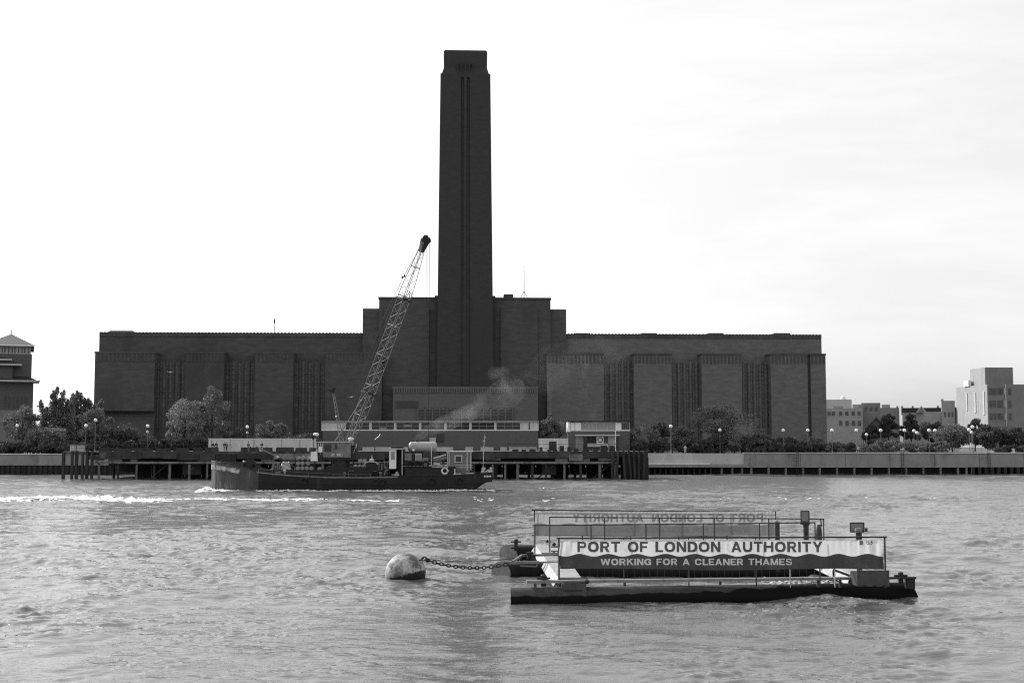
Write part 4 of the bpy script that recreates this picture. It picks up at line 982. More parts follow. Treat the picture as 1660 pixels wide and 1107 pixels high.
# machinery amidships
t_ = thing('winch', 'domed dark winch with a pale curved rim amidships on the barge', 'winch', bo.copy())
x = rel(599); z0 = 1.3
B = MB(); B.prism([(x-1.0,z0),(x+1.0,z0),(x+1.0,bz(755)),(x+0.7,bz(750)),(x,bz(748.5)),(x-0.7,bz(750)),(x-1.0,bz(755))],2.0,4.0).build('housing', M['steel_dark'], t_)
B = MB(); B.path([(x-0.95,1.9,bz(753)),(x-0.75,1.9,bz(750)),(x-0.3,1.9,bz(748.9)),(x+0.3,1.9,bz(748.9)),(x+0.75,1.9,bz(750)),(x+0.95,1.9,bz(753))],0.1,6).build('rim', M['steel_pale'], t_)
B = MB(); B.lathe([(0.34,bz(749)),(0.36,bz(747)),(0.3,bz(744.5)),(0.08,bz(743.5)),(0.05,bz(738))],(x,3,0),12); B.build('cap', M['concrete_pale'], t_)
B = MB(); B.bar((x-0.9,1.9,bz(764)),(x+0.9,1.9,bz(764)),0.1); B.build('crossbar', M['steel'], t_)
t_ = thing('generator', 'boxy engine with pipes between the winch and the wheelhouse door', 'generator', bo.copy())
MB().box(rel(612),rel(627),2.0,4.0,1.3,bz(750)).build('casing', M['steel_dark'], t_)
B = MB()
for p, q, r_ in (((612,750),(612,766),.07),((612,750),(628,748.5),.07),((617,752),(617,764),.12),((621,747),(621,760),.1),((626,749),(626,766),.07),((622,757),(627,763),.2)): B.tube((rel(p[0]),1.9,bz(p[1])),(rel(q[0]),1.9,bz(q[1])),r_,6)
B.build('pipework', M['steel'], t_)
person('crewman in dark clothes bending at the barge winch beside the wheelhouse', (bo.x+bx(622), BY+0.9, 1.35), R(100), 'cloth_mid','cloth_dark','lean')
# drums
def drum():
    t_ = thing('oil_drum','x','drum')
    prof = [(0.26,-0.44),(0.285,-0.43),(0.285,-0.15),(0.298,-0.14),(0.285,-0.12),(0.285,0.14),(0.298,0.15),(0.285,0.17),(0.285,0.43),(0.26,0.44)]
    MB().lathe(prof,(0,0,0),18,'y').build('shell', M['drum'], t_, False)
    MB().lathe([(0.05,-0.46),(0.05,-0.42)],(0.13,0,0.1),8,'y').build('bung', M['steel_dark'], t_)
    return t_
dp = None
names = {0:'top',1:'middle',2:'bottom'}
dl = []
for r_, py in enumerate((742.3,750.6,758.8)):
    for c_, px in enumerate((479,486.2,493.4)): dl.append((px+(2 if r_<2 and c_==2 else 0), py, '%s-row %s drum of the nine stacked at the bow side of the crane' % (names[r_], ('left','centre','right')[c_])))
dl += [(501,759,'single drum lying just right of the stack of nine'),(514,760,'single drum lying apart below the striped counterweight')]
for i, (px, py) in enumerate(((580.5,747),(587.5,747),(573,755.5),(580,755.5),(587,755.5))): dl.append((px,py,'%s drum of the small stack left of the winch' % ('upper left','upper right','lower left','lower middle','lower right')[i]))
for px, py, lab in dl:
    o = drum() if dp is None else copy_tree(dp); dp = dp or o
    o.location = (bo.x+bx(px), BY+2.4, bz(py,2.4)); o['label'] = 'pale grey ' + lab; o['group'] = 'oil drums stacked on the barge'
# racks under the drums
for (a, c, rows, lab) in ((475,506,(746.6,755,763.4),'dark steel rack holding the nine stacked drums'),(569,592,(751.3,760),'dark steel rack under the small drum stack')):
    t_ = thing('drum_rack', lab, 'rack', bo.copy())
    B = MB()
    for py in rows: B.box(rel(a),rel(c)if a<500 else rel(c),2.0,2.9,bz(py,2.4)-0.05,bz(py,2.4)+0.05)
    B.build('shelf', M['steel_dark'], t_); B = MB()
    for p in (a,c): B.box(rel(p)-0.05,rel(p)+0.05,1.98,2.08,1.3,bz(rows[0],2.4)+0.5); B.box(rel(p)-0.05,rel(p)+0.05,2.82,2.92,1.3,bz(rows[0],2.4)+0.5)
    B.build('upright', M['steel_dark'], t_)
MB().box(rel(508),rel(520),2.0,3.0,1.3,bz(763.2)).build('hatch_board', M['steel_dark'], barge)
# coil of pale rope and lowered derrick boom on the foredeck
B = MB()
for k in range(7): pts = [(rel(458)+ (0.75-0.05*k)*math.cos(a), 2.4+0.6*math.sin(a), bz(761)+0.16*k+0.05*math.sin(3*a+k)) for a in np.linspace(0,2*math.pi,19)]; B.path(pts,0.09,5)
tag(B.build('rope_coil', M['steel_pale'], None), 'coil of pale rope on the foredeck between the bow and the drums', 'rope coil').location = bo
B = MB()
for k in range(6): px = 438+3.4*k; B.box(rel(px),rel(px+2.2),1.8,2.8,1.9,bz(762)+0.5+random.random()*0.5)
tag(B.build('timber_baulks', M['pile'], None), 'row of short upright timber baulks on the foredeck', 'timber').location = bo
t_ = thing('derrick_boom', 'slim derrick boom lowered at a slant over the foredeck', 'boom', bo.copy())
B = MB(); B.tube((rel(407),3,bz(723.5)),(rel(444),3,bz(742)),0.10,6); B.build('jib', M['steel'], t_)
B = MB(); B.tube((rel(443),3,bz(741.6)),(rel(474),3,bz(761)),0.22,8,0.26); B.build('heel', M['steel_dark'], t_)
MB().ball((rel(444),2.85,bz(742)),0.22,8,6).build('sheave', M['steel_pale'], t_); MB().ball((rel(474),2.8,bz(761)),0.26,8,6).build('pivot', M['steel_pale'], t_)

# ------------------------------------------------------------------ lattice crane
cr = thing('lattice_crane', 'tall lattice-boom crane on the barge leaning right beside the chimney', 'crane', (bo.x, BY, 0))
X = rel
hs = MB().box(X(520),X(566),1.6,4.6,bz(742),bz(717)).build('house', M['steel'], cr)
MB().box(X(507),X(566.5),1.5,4.7,bz(717)+.003,bz(716)).build('roof', M['steel_pale'], hs)
B = MB(); B.box(X(522.5),X(534),1.5,1.598,bz(731.5),bz(720)); B.build('window', M['glass'], hs)
B = MB(); B.box(X(540),X(543.5),1.5,1.598,bz(728),bz(720)); B.build('window', M['glass'], hs)
for a, c in ((534.5,539.5),(543,553)): MB().box(X(a),X(c),1.45,1.598,bz(739.5),bz(735)).build('panel', M['steel_pale'], hs)
MB().box(X(550)-.0,X(552),1.40,1.448,bz(737.8),bz(736.2)).build('vent', M['steel_dark'], hs)
for k in range(4): MB().box(X(509+3.0*k),X(510.5+3.0*k),1.7,1.85,bz(733),bz(717)-.002).build('frame_post', M['steel_pale'], hs)
MB().box(X(513.5),X(519.5),1.55,1.7,bz(733),bz(724)).build('panel', M['white'], hs)
MB().box(X(505),X(521),1.9,4.4,bz(733)+0.002,bz(732)).build('platform', M['steel_pale'], hs)
MB().prism([(X(500.5),bz(747.5)),(X(512),bz(747.5)),(X(511),bz(733)),(X(500.5),bz(733))],1.5,4.7).build('counterweight', M['white'], cr)
B = MB()
for k in range(2): B.add([(X(513+3.6*k),1.55,bz(733.5)),(X(515+3.6*k),1.55,bz(733.5)),(X(520+3.6*k),1.55,bz(747)),(X(518+3.6*k),1.55,bz(747)),(X(513+3.6*k),1.7,bz(733.5)),(X(515+3.6*k),1.7,bz(733.5)),(X(520+3.6*k),1.7,bz(747)),(X(518+3.6*k),1.7,bz(747))],[(0,1,2,3),(7,6,5,4),(0,4,5,1),(1,5,6,2),(2,6,7,3),(3,7,4,0)])
B.build('warning_stripe', M['steel_dark'], cr)
MB().box(X(513),X(572),1.8,4.5,bz(746),bz(742)-.003).build('turntable', M['steel_dark'], cr)
MB().lathe([(1.3,1.2),(1.3,bz(746)-.003)],(X(548),3.1,0),20).build('pedestal', M['steel_dark'], cr)
B = MB(); B.box(X(525),X(592),1.7,4.6,bz(762),bz(757)); 
for p in (527,545,568,588): B.box(X(p)-.1,X(p)+.1,1.9,4.4,1.2,bz(762)-.002)
B.build('carriage', M['steel_dark'], cr)
MB().tube((X(504),2.0,bz(733)),(X(503.5),2.0,bz(709)),0.06,6).build('lamp_post', M['steel_dark'], cr); MB().ball((X(508),2.0,bz(704)),0.32,8,6,(1.4,1,.8)).build('floodlight', M['white'], cr)
MB().bar((X(503),2.0,bz(712)),(X(506.5),2.0,bz(706)),0.3).build('bracket', M['steel_dark'], cr)
# boom
pb = Vector((X(561.5),3.0,bz(722))); pt = Vector((X(682.5),3.6,bz(389)))
ax = (pt-pb).normalized(); u = ax.cross(Vector((0,1,0))).normalized(); w3 = ax.cross(u).normalized()
a1 = (u+w3).normalized(); a2 = (u-w3).normalized(); Lb = (pt-pb).length
def hs_(s):  # half side along the boom
    f = s/Lb; return 0.12+0.55*min(1,f/0.16) if f < 0.16 else (0.67 if f < 0.78 else 0.67-0.42*(f-0.78)/0.22)
B1 = MB(); B2 = MB(); n = 34
cs = [(1,1),(1,-1),(-1,-1),(-1,1)]
pts = [[pb+ax*(Lb*i/n)+(a1*s1+a2*s2)*hs_(Lb*i/n) for i in range(n+1)] for s1, s2 in cs]
for c4 in pts: B1.path(c4, 0.052, 5)
for f in range(4):
    A, C = pts[f], pts[(f+1)%4]
    for i in range(1,n):
        p, q = (A[i],C[i+1]) if i % 2 else (C[i],A[i+1]); B2.tube(p,q,0.025,4,cap=False)
        if i % 5 == 0: B2.tube(A[i],C[i],0.05,4)
bm_ = B1.build('boom', M['lattice'], cr); B2.build('lacing', M['lattice'], bm_)
# boom joints, head and sheaves
B = MB()
for f in (0.255,0.72): c = pb+ax*Lb*f; B.add([c+a1*0.85*s1+a2*0.85*s2+ax*k for k in (-.12,.12) for s1,s2 in cs],[(0,1,5,4),(1,2,6,5),(2,3,7,6),(3,0,4,7)])
B.build('boom_joint', M['steel_dark'], bm_)
B = MB(); c = pt+ax*0.5
B.add([pt+ax*(-1.3)+(a1*s1+a2*s2)*0.30 for s1,s2 in cs]+[pt+ax*0.4+(a1*s1+a2*s2)*0.5 for s1,s2 in cs],[(0,1,5,4),(1,2,6,5),(2,3,7,6),(3,0,4,7),(0,3,2,1),(4,5,6,7)])
for dx, dz, r_ in ((0.1,0.35,0.45),(0.45,0.05,0.4),(-0.25,0.05,0.36)): B.lathe([(0.1,-0.5),(r_,-0.45),(r_*0.85,0),(r_,0.45),(0.1,0.5)], (c.x+dx,c.y,c.z+dz), 14, 'y')
B.build('boom_head', M['steel_dark'], cr)
# struts from house rear to the boom, gantry and pendant lines
bs = pb+ax*Lb*0.245
B = MB(); B.tube((X(538),2.2,bz(717)),bs+Vector((-.4,-.5,0)),0.055,5); B.tube((X(535),3.9,bz(717)),bs+Vector((-.4,.5,.3)),0.055,5)
B.tube((X(563),2.2,bz(717)),bs+Vector((0.5,-.6,0)),0.05,5)
B.tube((X(556),2.4,bz(717)),(X(571),2.4,bz(668)),0.05,5); B.build('gantry', M['lattice'], cr)
MB().ball((X(565.5),1.9,bz(711.5)),0.33,8,6,(1.3,.8,.8)).build('floodlight', M['white'], cr)
B = MB(); B.path([(X(558),2.2,bz(722)),(X(561),2.2,bz(716)),(X(566),2.2,bz(714)),(X(568),2.2,bz(719)),(X(566),2.2,bz(728)),(X(561),2.2,bz(730))],0.1,5); B.tube((X(570),2.0,bz(735)),(X(575),2.0,bz(720)),0.12,6); B.build('hose', M['steel_pale'], cr)
MB().box(X(560),X(574),1.9,4.2,bz(742),bz(722)).build('boom_foot', M['steel_dark'], cr)
hd_ = pt+ax*0.4
B = MB(); B.path([(hd_.x-0.4,3.3,hd_.z-0.2),(X(649),3.3,bz(443)),(X(612),3.4,bz(520)),(X(540),3.4,bz(716))],0.022,4); B.path([(hd_.x-0.5,3.6,hd_.z-0.6),(X(646),3.6,bz(448)),(X(543),3.8,bz(716))],0.018,4); B.build('pendant_rope', M['steel_dark'], cr)
B = MB()
for dx in (-0.12,0.2): B.ball((X(648)+dx,3.4,bz(444)+dx*0.7),0.2,6,5,(0.7,1,1.2))
B.build('pendant_block', M['steel_dark'], cr)
B = MB(); B.tube((X(691.5),3.6,bz(386)),(X(691.5),3.6,bz(742)),0.028,5); B.tube((X(686.5),3.6,bz(392)),(X(686.5),3.6,bz(600)),0.02,5); B.build('hoist_rope', M['steel_dark'], cr)
# second, small derrick mast
t_ = thing('derrick_mast', 'small narrow twin-legged mast with a dark head left of the big crane boom', 'mast', (at(548,705,180).x, 180, 0)); o_ = t_.location.x
q = lambda px, py: (at(px,py,180).x-o_, 0, at(px,py,180).z)
B = MB(); A = [Vector(q(539+ (551-539)*f, 636+(718-636)*f)) for f in np.linspace(0,1,13)]; C = [Vector(q(541+(557-541)*f, 636+(718-636)*f))+Vector((0,0.4,0)) for f in np.linspace(0,1,13)]
B.path(A,0.055,5); B.path(C,0.055,5); B.build('leg', M['lattice'], t_)
B = MB(); [B.tube(A[i], C[i+1], 0.03, 4) for i in range(12)]; [B.tube(C[i], A[i+1], 0.03, 4) for i in range(12)]; B.build('lacing', M['lattice'], t_)
B = MB(); h = Vector(q(539.5,634)); B.box(h.x-0.45,h.x+0.3,-0.3,0.5,h.z-0.25,h.z+0.25); B.tube((h.x-0.5,0,h.z),(h.x+0.4,0,h.z+0.5),0.12,6); B.build('head', M['steel_dark'], t_)
MB().ball(q(545,675),0.14,8,6).build('lamp', M['white'], t_)
B = MB(); B.box(-0.9,0.9,-0.6,0.9,1.2,q(554,718)[2]+0.05); B.build('base', M['steel_dark'], t_)

# ------------------------------------------------------------------ driftwood collector (foreground)
pc = thing('debris_collector', 'moored floating frame of dark tube floats, walkways and railings in the foreground', 'pontoon', (at(1150,705,60).x, 60, 0))
po = pc.location.copy()
def Q(px, py, Y): v = at(px,py,Y); return Vector((v.x-po.x, v.y-po.y, v.z))
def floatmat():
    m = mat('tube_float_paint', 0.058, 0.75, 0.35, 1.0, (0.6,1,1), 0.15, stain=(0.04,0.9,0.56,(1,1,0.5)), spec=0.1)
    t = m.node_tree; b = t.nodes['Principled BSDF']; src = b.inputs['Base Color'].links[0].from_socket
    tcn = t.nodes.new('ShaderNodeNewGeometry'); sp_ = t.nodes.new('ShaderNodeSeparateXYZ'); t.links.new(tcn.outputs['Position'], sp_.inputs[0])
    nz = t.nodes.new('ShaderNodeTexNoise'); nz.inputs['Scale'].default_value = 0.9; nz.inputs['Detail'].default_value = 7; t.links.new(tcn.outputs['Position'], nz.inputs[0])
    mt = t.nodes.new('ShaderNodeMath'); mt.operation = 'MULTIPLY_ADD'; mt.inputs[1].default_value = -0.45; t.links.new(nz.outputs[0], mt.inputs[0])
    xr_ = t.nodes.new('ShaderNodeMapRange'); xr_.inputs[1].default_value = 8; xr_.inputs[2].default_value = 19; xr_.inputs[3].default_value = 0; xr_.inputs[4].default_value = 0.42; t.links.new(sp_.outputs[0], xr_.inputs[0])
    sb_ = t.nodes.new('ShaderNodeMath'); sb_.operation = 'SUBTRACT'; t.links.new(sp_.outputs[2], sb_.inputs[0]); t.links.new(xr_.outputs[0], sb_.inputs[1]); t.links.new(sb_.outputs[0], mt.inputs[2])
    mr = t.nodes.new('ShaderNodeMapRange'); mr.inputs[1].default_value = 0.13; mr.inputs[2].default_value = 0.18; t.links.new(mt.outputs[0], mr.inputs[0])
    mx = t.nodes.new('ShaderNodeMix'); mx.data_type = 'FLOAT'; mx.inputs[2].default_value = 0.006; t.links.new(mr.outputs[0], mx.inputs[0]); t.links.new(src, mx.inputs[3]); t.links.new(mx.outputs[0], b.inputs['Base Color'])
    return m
M['float_shaded'] = mat('shaded_float', 0.012, 0.6, 0.4, 1.0, spec=0.15)  # shade on the mid and rear tube sides is painted in as near-black
M['end_grey'] = mat('worn_end_plate', 0.13, 0.7, 0.3, 1.6, stain=(0.06,1.6,0.6))
M['float'] = floatmat()     # near-black at the bottom, the ragged edge climbing to the right
def tube_float(p, q, r, cut0=0.0, cut1=0.0, n=32, mt='float', me_='steel_mid'):
    """horizontal tube along x with oblique ends: cut = how far the end leans along its y extent"""
    B = MB(); vs = []
    m = 14
    for i in range(m+1):
        c = p.lerp(q, i/m)
        for k in range(n):
            t = 2*math.pi*k/n; y = math.cos(t)*r; z = math.sin(t)*r; dx = 0
            if i == 0: dx = -cut0*y/r
            if i == m: dx = cut1*(z/r*0.5-0.2)
            vs.append((c.x+dx, c.y+y, c.z+z))
    B.add(vs, [(i*n+k, i*n+(k+1)%n, (i+1)*n+(k+1)%n, (i+1)*n+k) for i in range(m) for k in range(n)])
    o = B.build('float_tube', M[mt], pc, True)
    e = MB().add(vs[:n], [tuple(range(n))]).add(vs[-n:], [tuple(range(n))]); e.build('end_plate', M[me_], o)
    return o
f1a = Q(828,705,58.6); f1b = Q(1479,705,61.4)
r1 = 0.62; f1a.z = 0.10; f1b.z = 0.02; f1a.y += r1; f1b.y += r1
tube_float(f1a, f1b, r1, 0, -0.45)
m1a = Q(812,705,69.6); m1b = Q(1345,705,70.6); m1a.z = m1b.z = 0.22; m1a.y += 0.6; m1b.y += 0.6
tube_float(m1a, m1b, 0.6, 0.55, 0, 32, 'float_shaded', 'end_grey')
g1a = Q(824,705,79.5); g1b = Q(1290,705,80.3); g1a.z = g1b.z = 0.24; g1a.y += 0.65; g1b.y += 0.65
tube_float(g1a, g1b, 0.66, 0.6, 0, 32, 'float_shaded', 'end_grey')
# cross walkways
def walkway(pts, h, name='walkway', lab=None):
    """pts: four plan corners (near-left, near-right, far-right, far-left) at deck height"""
    v = [Vector(p) for p in pts]; lo = [p-Vector((0,0,h)) for p in v]
    o = MB().add(v+lo, [(0,1,2,3),(7,6,5,4),(0,4,5,1),(1,5,6,2),(2,6,7,3),(3,7,4,0)]).build(name, M['walk_deck'], pc); return o
zw = 0.98
def QZ(px, Y, z): v = Q(px,705,Y); v.z = z; return v
w1 = walkway([QZ(905,61.2,zw), QZ(941,61.2,zw), QZ(903,79.5,zw), QZ(868,79.5,zw)], 0.06)
B = MB(); a, c = QZ(905,61.2,zw-0.03), QZ(868,79.5,zw-0.03); off = Vector((-0.27,0,-0.40))
B.add([a,c,c+off,a+off,a+Vector((0,0,-.03)),c+Vector((0,0,-.03)),c+off+Vector((0,0,-.03)),a+off+Vector((0,0,-.03))],[(0,1,2,3),(7,6,5,4),(0,4,5,1),(1,5,6,2),(2,6,7,3),(3,7,4,0)])
B.build('side_plate', M['plate_sunlit'], w1)
w2 = walkway([QZ(1386,61.4,zw), QZ(1428,61.4,zw), QZ(1345,72,zw), QZ(1310,72,zw)], 0.06)
B = MB(); a, c = QZ(1386,61.4,zw-0.03), QZ(1310,72,zw-0.03); off = Vector((-0.3,0,-0.45))
B.add([a,c,c+off,a+off,a+Vector((0,0,-.03)),c+Vector((0,0,-.03)),c+off+Vector((0,0,-.03)),a+off+Vector((0,0,-.03))],[(0,1,2,3),(7,6,5,4),(0,4,5,1),(1,5,6,2),(2,6,7,3),(3,7,4,0)])
B.build('side_plate', M['plate_sunlit'], w2)
# front beam on short legs above the front float
yb = Q(900,705,60.0).y
zbm = Q(1000,939.5,60.2).z
MB().bar(QZ(853,59.4,zbm), QZ(1375,60.9,zbm), 0.28, 0.13).build('beam', M['beam'], pc)
MB().bar(QZ(1435,61.0,zbm), QZ(1478,61.1,zbm), 0.28, 0.10).build('beam', M['steel_dark'], pc)
for p in (868,1014,1170,1330,1366): MB().box(Q(p,705,60).x-0.06,Q(p,705,60).x+0.06,yb+0.95,yb+1.1,0.5,zbm-0.066).build('bracket', M['steel_mid'], pc)
MB().box(Q(1471,705,61).x-0.2,Q(1471,705,61).x+0.2,1.0,1.4,0.45,zbm-0.05).build('bracket', M['steel_dark'], pc)
B = MB(); B.tube(QZ(1040,60.4,0.95), QZ(1372,61.2,0.95), 0.03, 5); B.build('wire', M['steel_dark'], pc)
# gusset box left, big plate right
c0, c1 = Q(910,705,59.3), Q(949,705,59.3); y_ = c0.y
bxp = MB().box(c0.x,c1.x,y_-0.16,y_+0.5,Q(930,966,59.3).z,Q(930,945,59.3).z).build('gusset_plate', M['steel_mid'], pc)
MB().box(c0.x+0.1,c1.x-0.2,y_-0.19,y_-0.162,Q(930,957,59.3).z,Q(930,955.4,59.3).z).build('slot', M['steel_dark'], bxp)
B = MB(); B.ball((c1.x+0.05,y_+0.1,Q(949,943,59.3).z),0.11,8,6); B.tube((c0.x+0.1,y_,Q(0,944.5,59.3).z),(c1.x-0.05,y_,Q(0,944.5,59.3).z),0.05,6); B.build('shackle', M['steel_dark'], bxp)
c0, c1 = Q(1384,705,60.0), Q(1436,705,60.0); y_ = c0.y
p2 = MB().box(c0.x,c1.x,y_-0.05,y_+0.02,Q(1400,950,60).z,Q(1400,924,60).z).build('side_plate', M['steel_mid'], pc)
B = MB(); B.add([(c0.x,y_+.02,Q(1400,949,60).z),(c0.x,y_+.02,Q(1400,925,60).z),(c0.x-0.05,y_+0.9,Q(1400,925,60).z-0.1),(c0.x-0.2,y_+0.9,Q(1400,949,60).z)],[(0,1,2,3)]); B.build('side_gusset', M['steel_dark'], p2)
B = MB(); [B.box(c0.x+0.3+0.48*k,c0.x+0.42+0.48*k,y_-0.09,y_-0.052,Q(1400,950,60).z,Q(1400,947.5,60).z) for k in range(3)]; B.build('bolt', M['steel_dark'], p2)
# cruciform bollards
def cross_bollard(px, p0, p1, Y, z0=None):
    b0 = Q(px,p1,Y); t0 = Q(px,p0,Y); z0 = b0.z if z0 is None else z0
    B = MB(); B.lathe([(0.13,z0),(0.13,t0.z-0.03),(0.10,t0.z)], (b0.x,b0.y,0), 12)
    B.tube((b0.x-0.33,b0.y,t0.z-0.22*(t0.z-b0.z)-0.05),(b0.x+0.33,b0.y,t0.z-0.22*(t0.z-b0.z)-0.05),0.045,8); B.build('bollard', M['steel_dark'], pc)
cross_bollard(881,931,950,59.6); cross_bollard(1460.5,927,945,61.2); cross_bollard(836.5,873.5,888,79.0); cross_bollard(836.5,885,893,79.2,0.6)
# rails
def rail_row(px0, px1, y0, y1, Y, posts, zfoot, r_=0.038, low=None, nm='railing'):
    B = MB(); B.tube(Q(px0,y0,Y), Q(px1,y1,Y), r_, 6)
    if low: B.tube(Q(px0,low[0],Y), Q(px1,low[1],Y), r_*0.8, 6)
    B.build(nm, M['rail'], pc)
    for p in posts:
        tpz = Q(p, y0+(y1-y0)*(p-px0)/(px1-px0), Y); MB().tube((tpz.x,tpz.y,zfoot), tpz, r_, 6).build('rail_post', M['rail'], pc)
rail_row(890,1336,838,841,74.2,(891,980,1069,1158,1246,1335),0.75)
rail_row(863,1322,851.5,847,70.6,(867,958,1047,1140,1231,1321),0.8)
rail_row(862,1258,826.5,829.5,79.6,(866.5,944,1022,1100,1178,1257),0.85,0.045,(867.5,870))
rail_row(902,1438,872.2,870.2,60.1,(906,1434),0.6,0.045,nm='banner_rail')
for p in (1011,1116,1225,1328,1280,1322+30): 
    tpz = Q(p,871,60.3); z0 = 0.6; MB().tube((tpz.x,tpz.y,z0),(tpz.x,tpz.y,Q(p,900,60.3).z if p in (1280,1352) else tpz.z),0.032,6).build('rail_post', M['steel_pale' if p in (1280,1352) else 'rail'], pc)
# mid deck frame and mooring gear at the left end
B = MB()
B.bar(Q(826,912,68), Q(874,911,68), 0.16, 0.14); B.bar(Q(846,900,69.5), Q(906,899,69.5), 0.14, 0.12); B.bar(Q(878,897,71), Q(908,897,71), 0.12, 0.1)
B.bar(Q(846,900,69.5), Q(830,911,68), 0.12); B.bar(Q(843,917,68), Q(870,918,68), 0.06); B.bar(Q(870,911,68), Q(870,918,68), 0.08); B.bar(Q(820,883.5,79), Q(868,883.5,79), 0.2,0.07); B.bar(Q(868,911,68), Q(905,911,68.5), 0.2,0.08)
B.bar(Q(893,893,71), Q(905,893,71), 0.08); B.bar(Q(893,886,71), Q(905,886,71), 0.08)
B.build('mooring_frame', M['steel'], pc)
B = MB(); c = Q(858,904,69.3)
B.tube(c+Vector((-0.1,0,-0.35)), c+Vector((0.02,0,0.3)), 0.1, 8); B.tube(c+Vector((0.35,0,-0.35)), c+Vector((0.25,0,0.15)), 0.09, 8); B.tube(c+Vector((-0.15,0,0.25)), c+Vector((0.25,0,0.28)), 0.07, 8); B.tube(c+Vector((-0.5,0,-0.2)), c+Vector((-0.45,0,0.05)), 0.07, 8)
B.ball(c+Vector((0.18,-0.1,-0.1)), 0.17, 8, 6); B.tube(c+Vector((-0.75,0,-0.28)), c+Vector((0.5,0,-0.28)), 0.05, 6); B.bar(c+Vector((0.1,0,0.2)), c+Vector((-0.25,0,-0.3)), 0.07)
B.build('chain_stopper', M['steel_dark'], pc)
B = MB(); [B.tube(Q(p,893+k*2,72), Q(p+5,903,72), 0.07, 6) for k, p in enumerate((897,903,909))]; B.ball(Q(887,877,74),0.1,6,5); B.ball(Q(898,882,73),0.12,6,5); B.build('cleat', M['steel_dark'], pc)
# cage bars of the collector under the banner
B = MB(); x = Q(945,705,66).x
for k in range(34): xx = x+0.12+k*0.42; B.tube((xx, Q(0,705,69.3).y,-0.3),(xx, Q(0,705,69.3).y,1.0),0.013,4)
B.build('cage_bar', M['rail'], pc)
B = MB(); B.bar(Q(1351,923,62), Q(1381,934,61.2), 0.1); B.bar(Q(1351,925,62), Q(1352,936,62), 0.1); B.build('brace', M['steel_dark'], pc)
# piles and marker lights at the right end
def pile_(p0, p1, py0, py1, Y, hood=False, nm='marker_post'):
    a, c = Q(p0,py0,Y), Q(p1,py0,Y); B = MB(); rr_ = (c.x-a.x)/2; xm_ = (a.x+c.x)/2; zl = 0.3
    B.lathe([(rr_*0.85,zl),(rr_,a.z-0.08),(rr_*1.15,a.z-0.06),(rr_*1.15,a.z)] if not hood else [(rr_,zl),(rr_,a.z-0.5),(rr_*0.9,a.z-0.25),(rr_*0.55,a.z)], (xm_,a.y,0), 14); o = B.build(nm, M['rail'], pc, False); return o, xm_, a.y, a.z
o, xm_, yy, zz = pile_(1256,1264,846,870,70); MB().ball((xm_-0.04,yy-0.1,zz+0.05),0.1,8,6).build('lamp', M['glass_pale'], o)
o, xm_, yy, zz = pile_(1302,1311,849,870,72)
def wire_panel(o, px0, px1, py0, py1, Y, m_='glass_pale'):
    a, c = Q(px0,py1,Y), Q(px1,py0,Y); B = MB()
    for p, q_ in (((a.x,a.z),(c.x,a.z)),((c.x,a.z),(c.x,c.z)),((c.x,c.z),(a.x,c.z)),((a.x,c.z),(a.x,a.z))): B.tube((p[0],a.y,p[1]),(q_[0],a.y,q_[1]),0.03,6)
    return B.build('reflector_frame', M['rail'], o)
fr = wire_panel(o,1298.5,1311.5,828,845.5,72); a, c = Q(1299,845,72), Q(1311,829,72); MB().box(a.x,c.x,a.y+0.03,a.y+0.05,a.z,c.z).build('mesh_panel', M['concrete'], fr)
a = Q(1298,849,72); MB().box(a.x,Q(1312,849,72).x,a.y-0.15,a.y+0.15,Q(0,850,72).z,Q(0,846,72).z).build('bracket', M['rail'], o)
o, xm_, yy, zz = pile_(1322.5,1332.5,850,870,70,True); MB().bar((xm_+0.15,yy,zz-0.1),(xm_+0.1,yy,zz+0.35),0.06).build('fin', M['rail'], o)
o, xm_, yy, zz = pile_(1387,1397,860,872,64)
fr = wire_panel(o,1378.5,1400.5,847,862,64); a, c = Q(1379,861.5,64), Q(1400,847.5,64); MB().box(a.x,c.x,a.y+0.03,a.y+0.05,a.z,c.z).build('mesh_panel', M['concrete'], fr)
c = Q(1391.5,859.5,63.8); MB().lathe([(0.08,-0.12),(0.17,-0.1),(0.2,0.0),(0.17,0.12),(0.05,0.16)], tuple(c), 12).build('lamp', M['steel'], o); MB().box(Q(1382,0,64).x,Q(1385,0,64).x,c.y-.1,c.y+.05,Q(0,861,64).z,Q(0,855,64).z).build('battery_box', M['rail'], o)

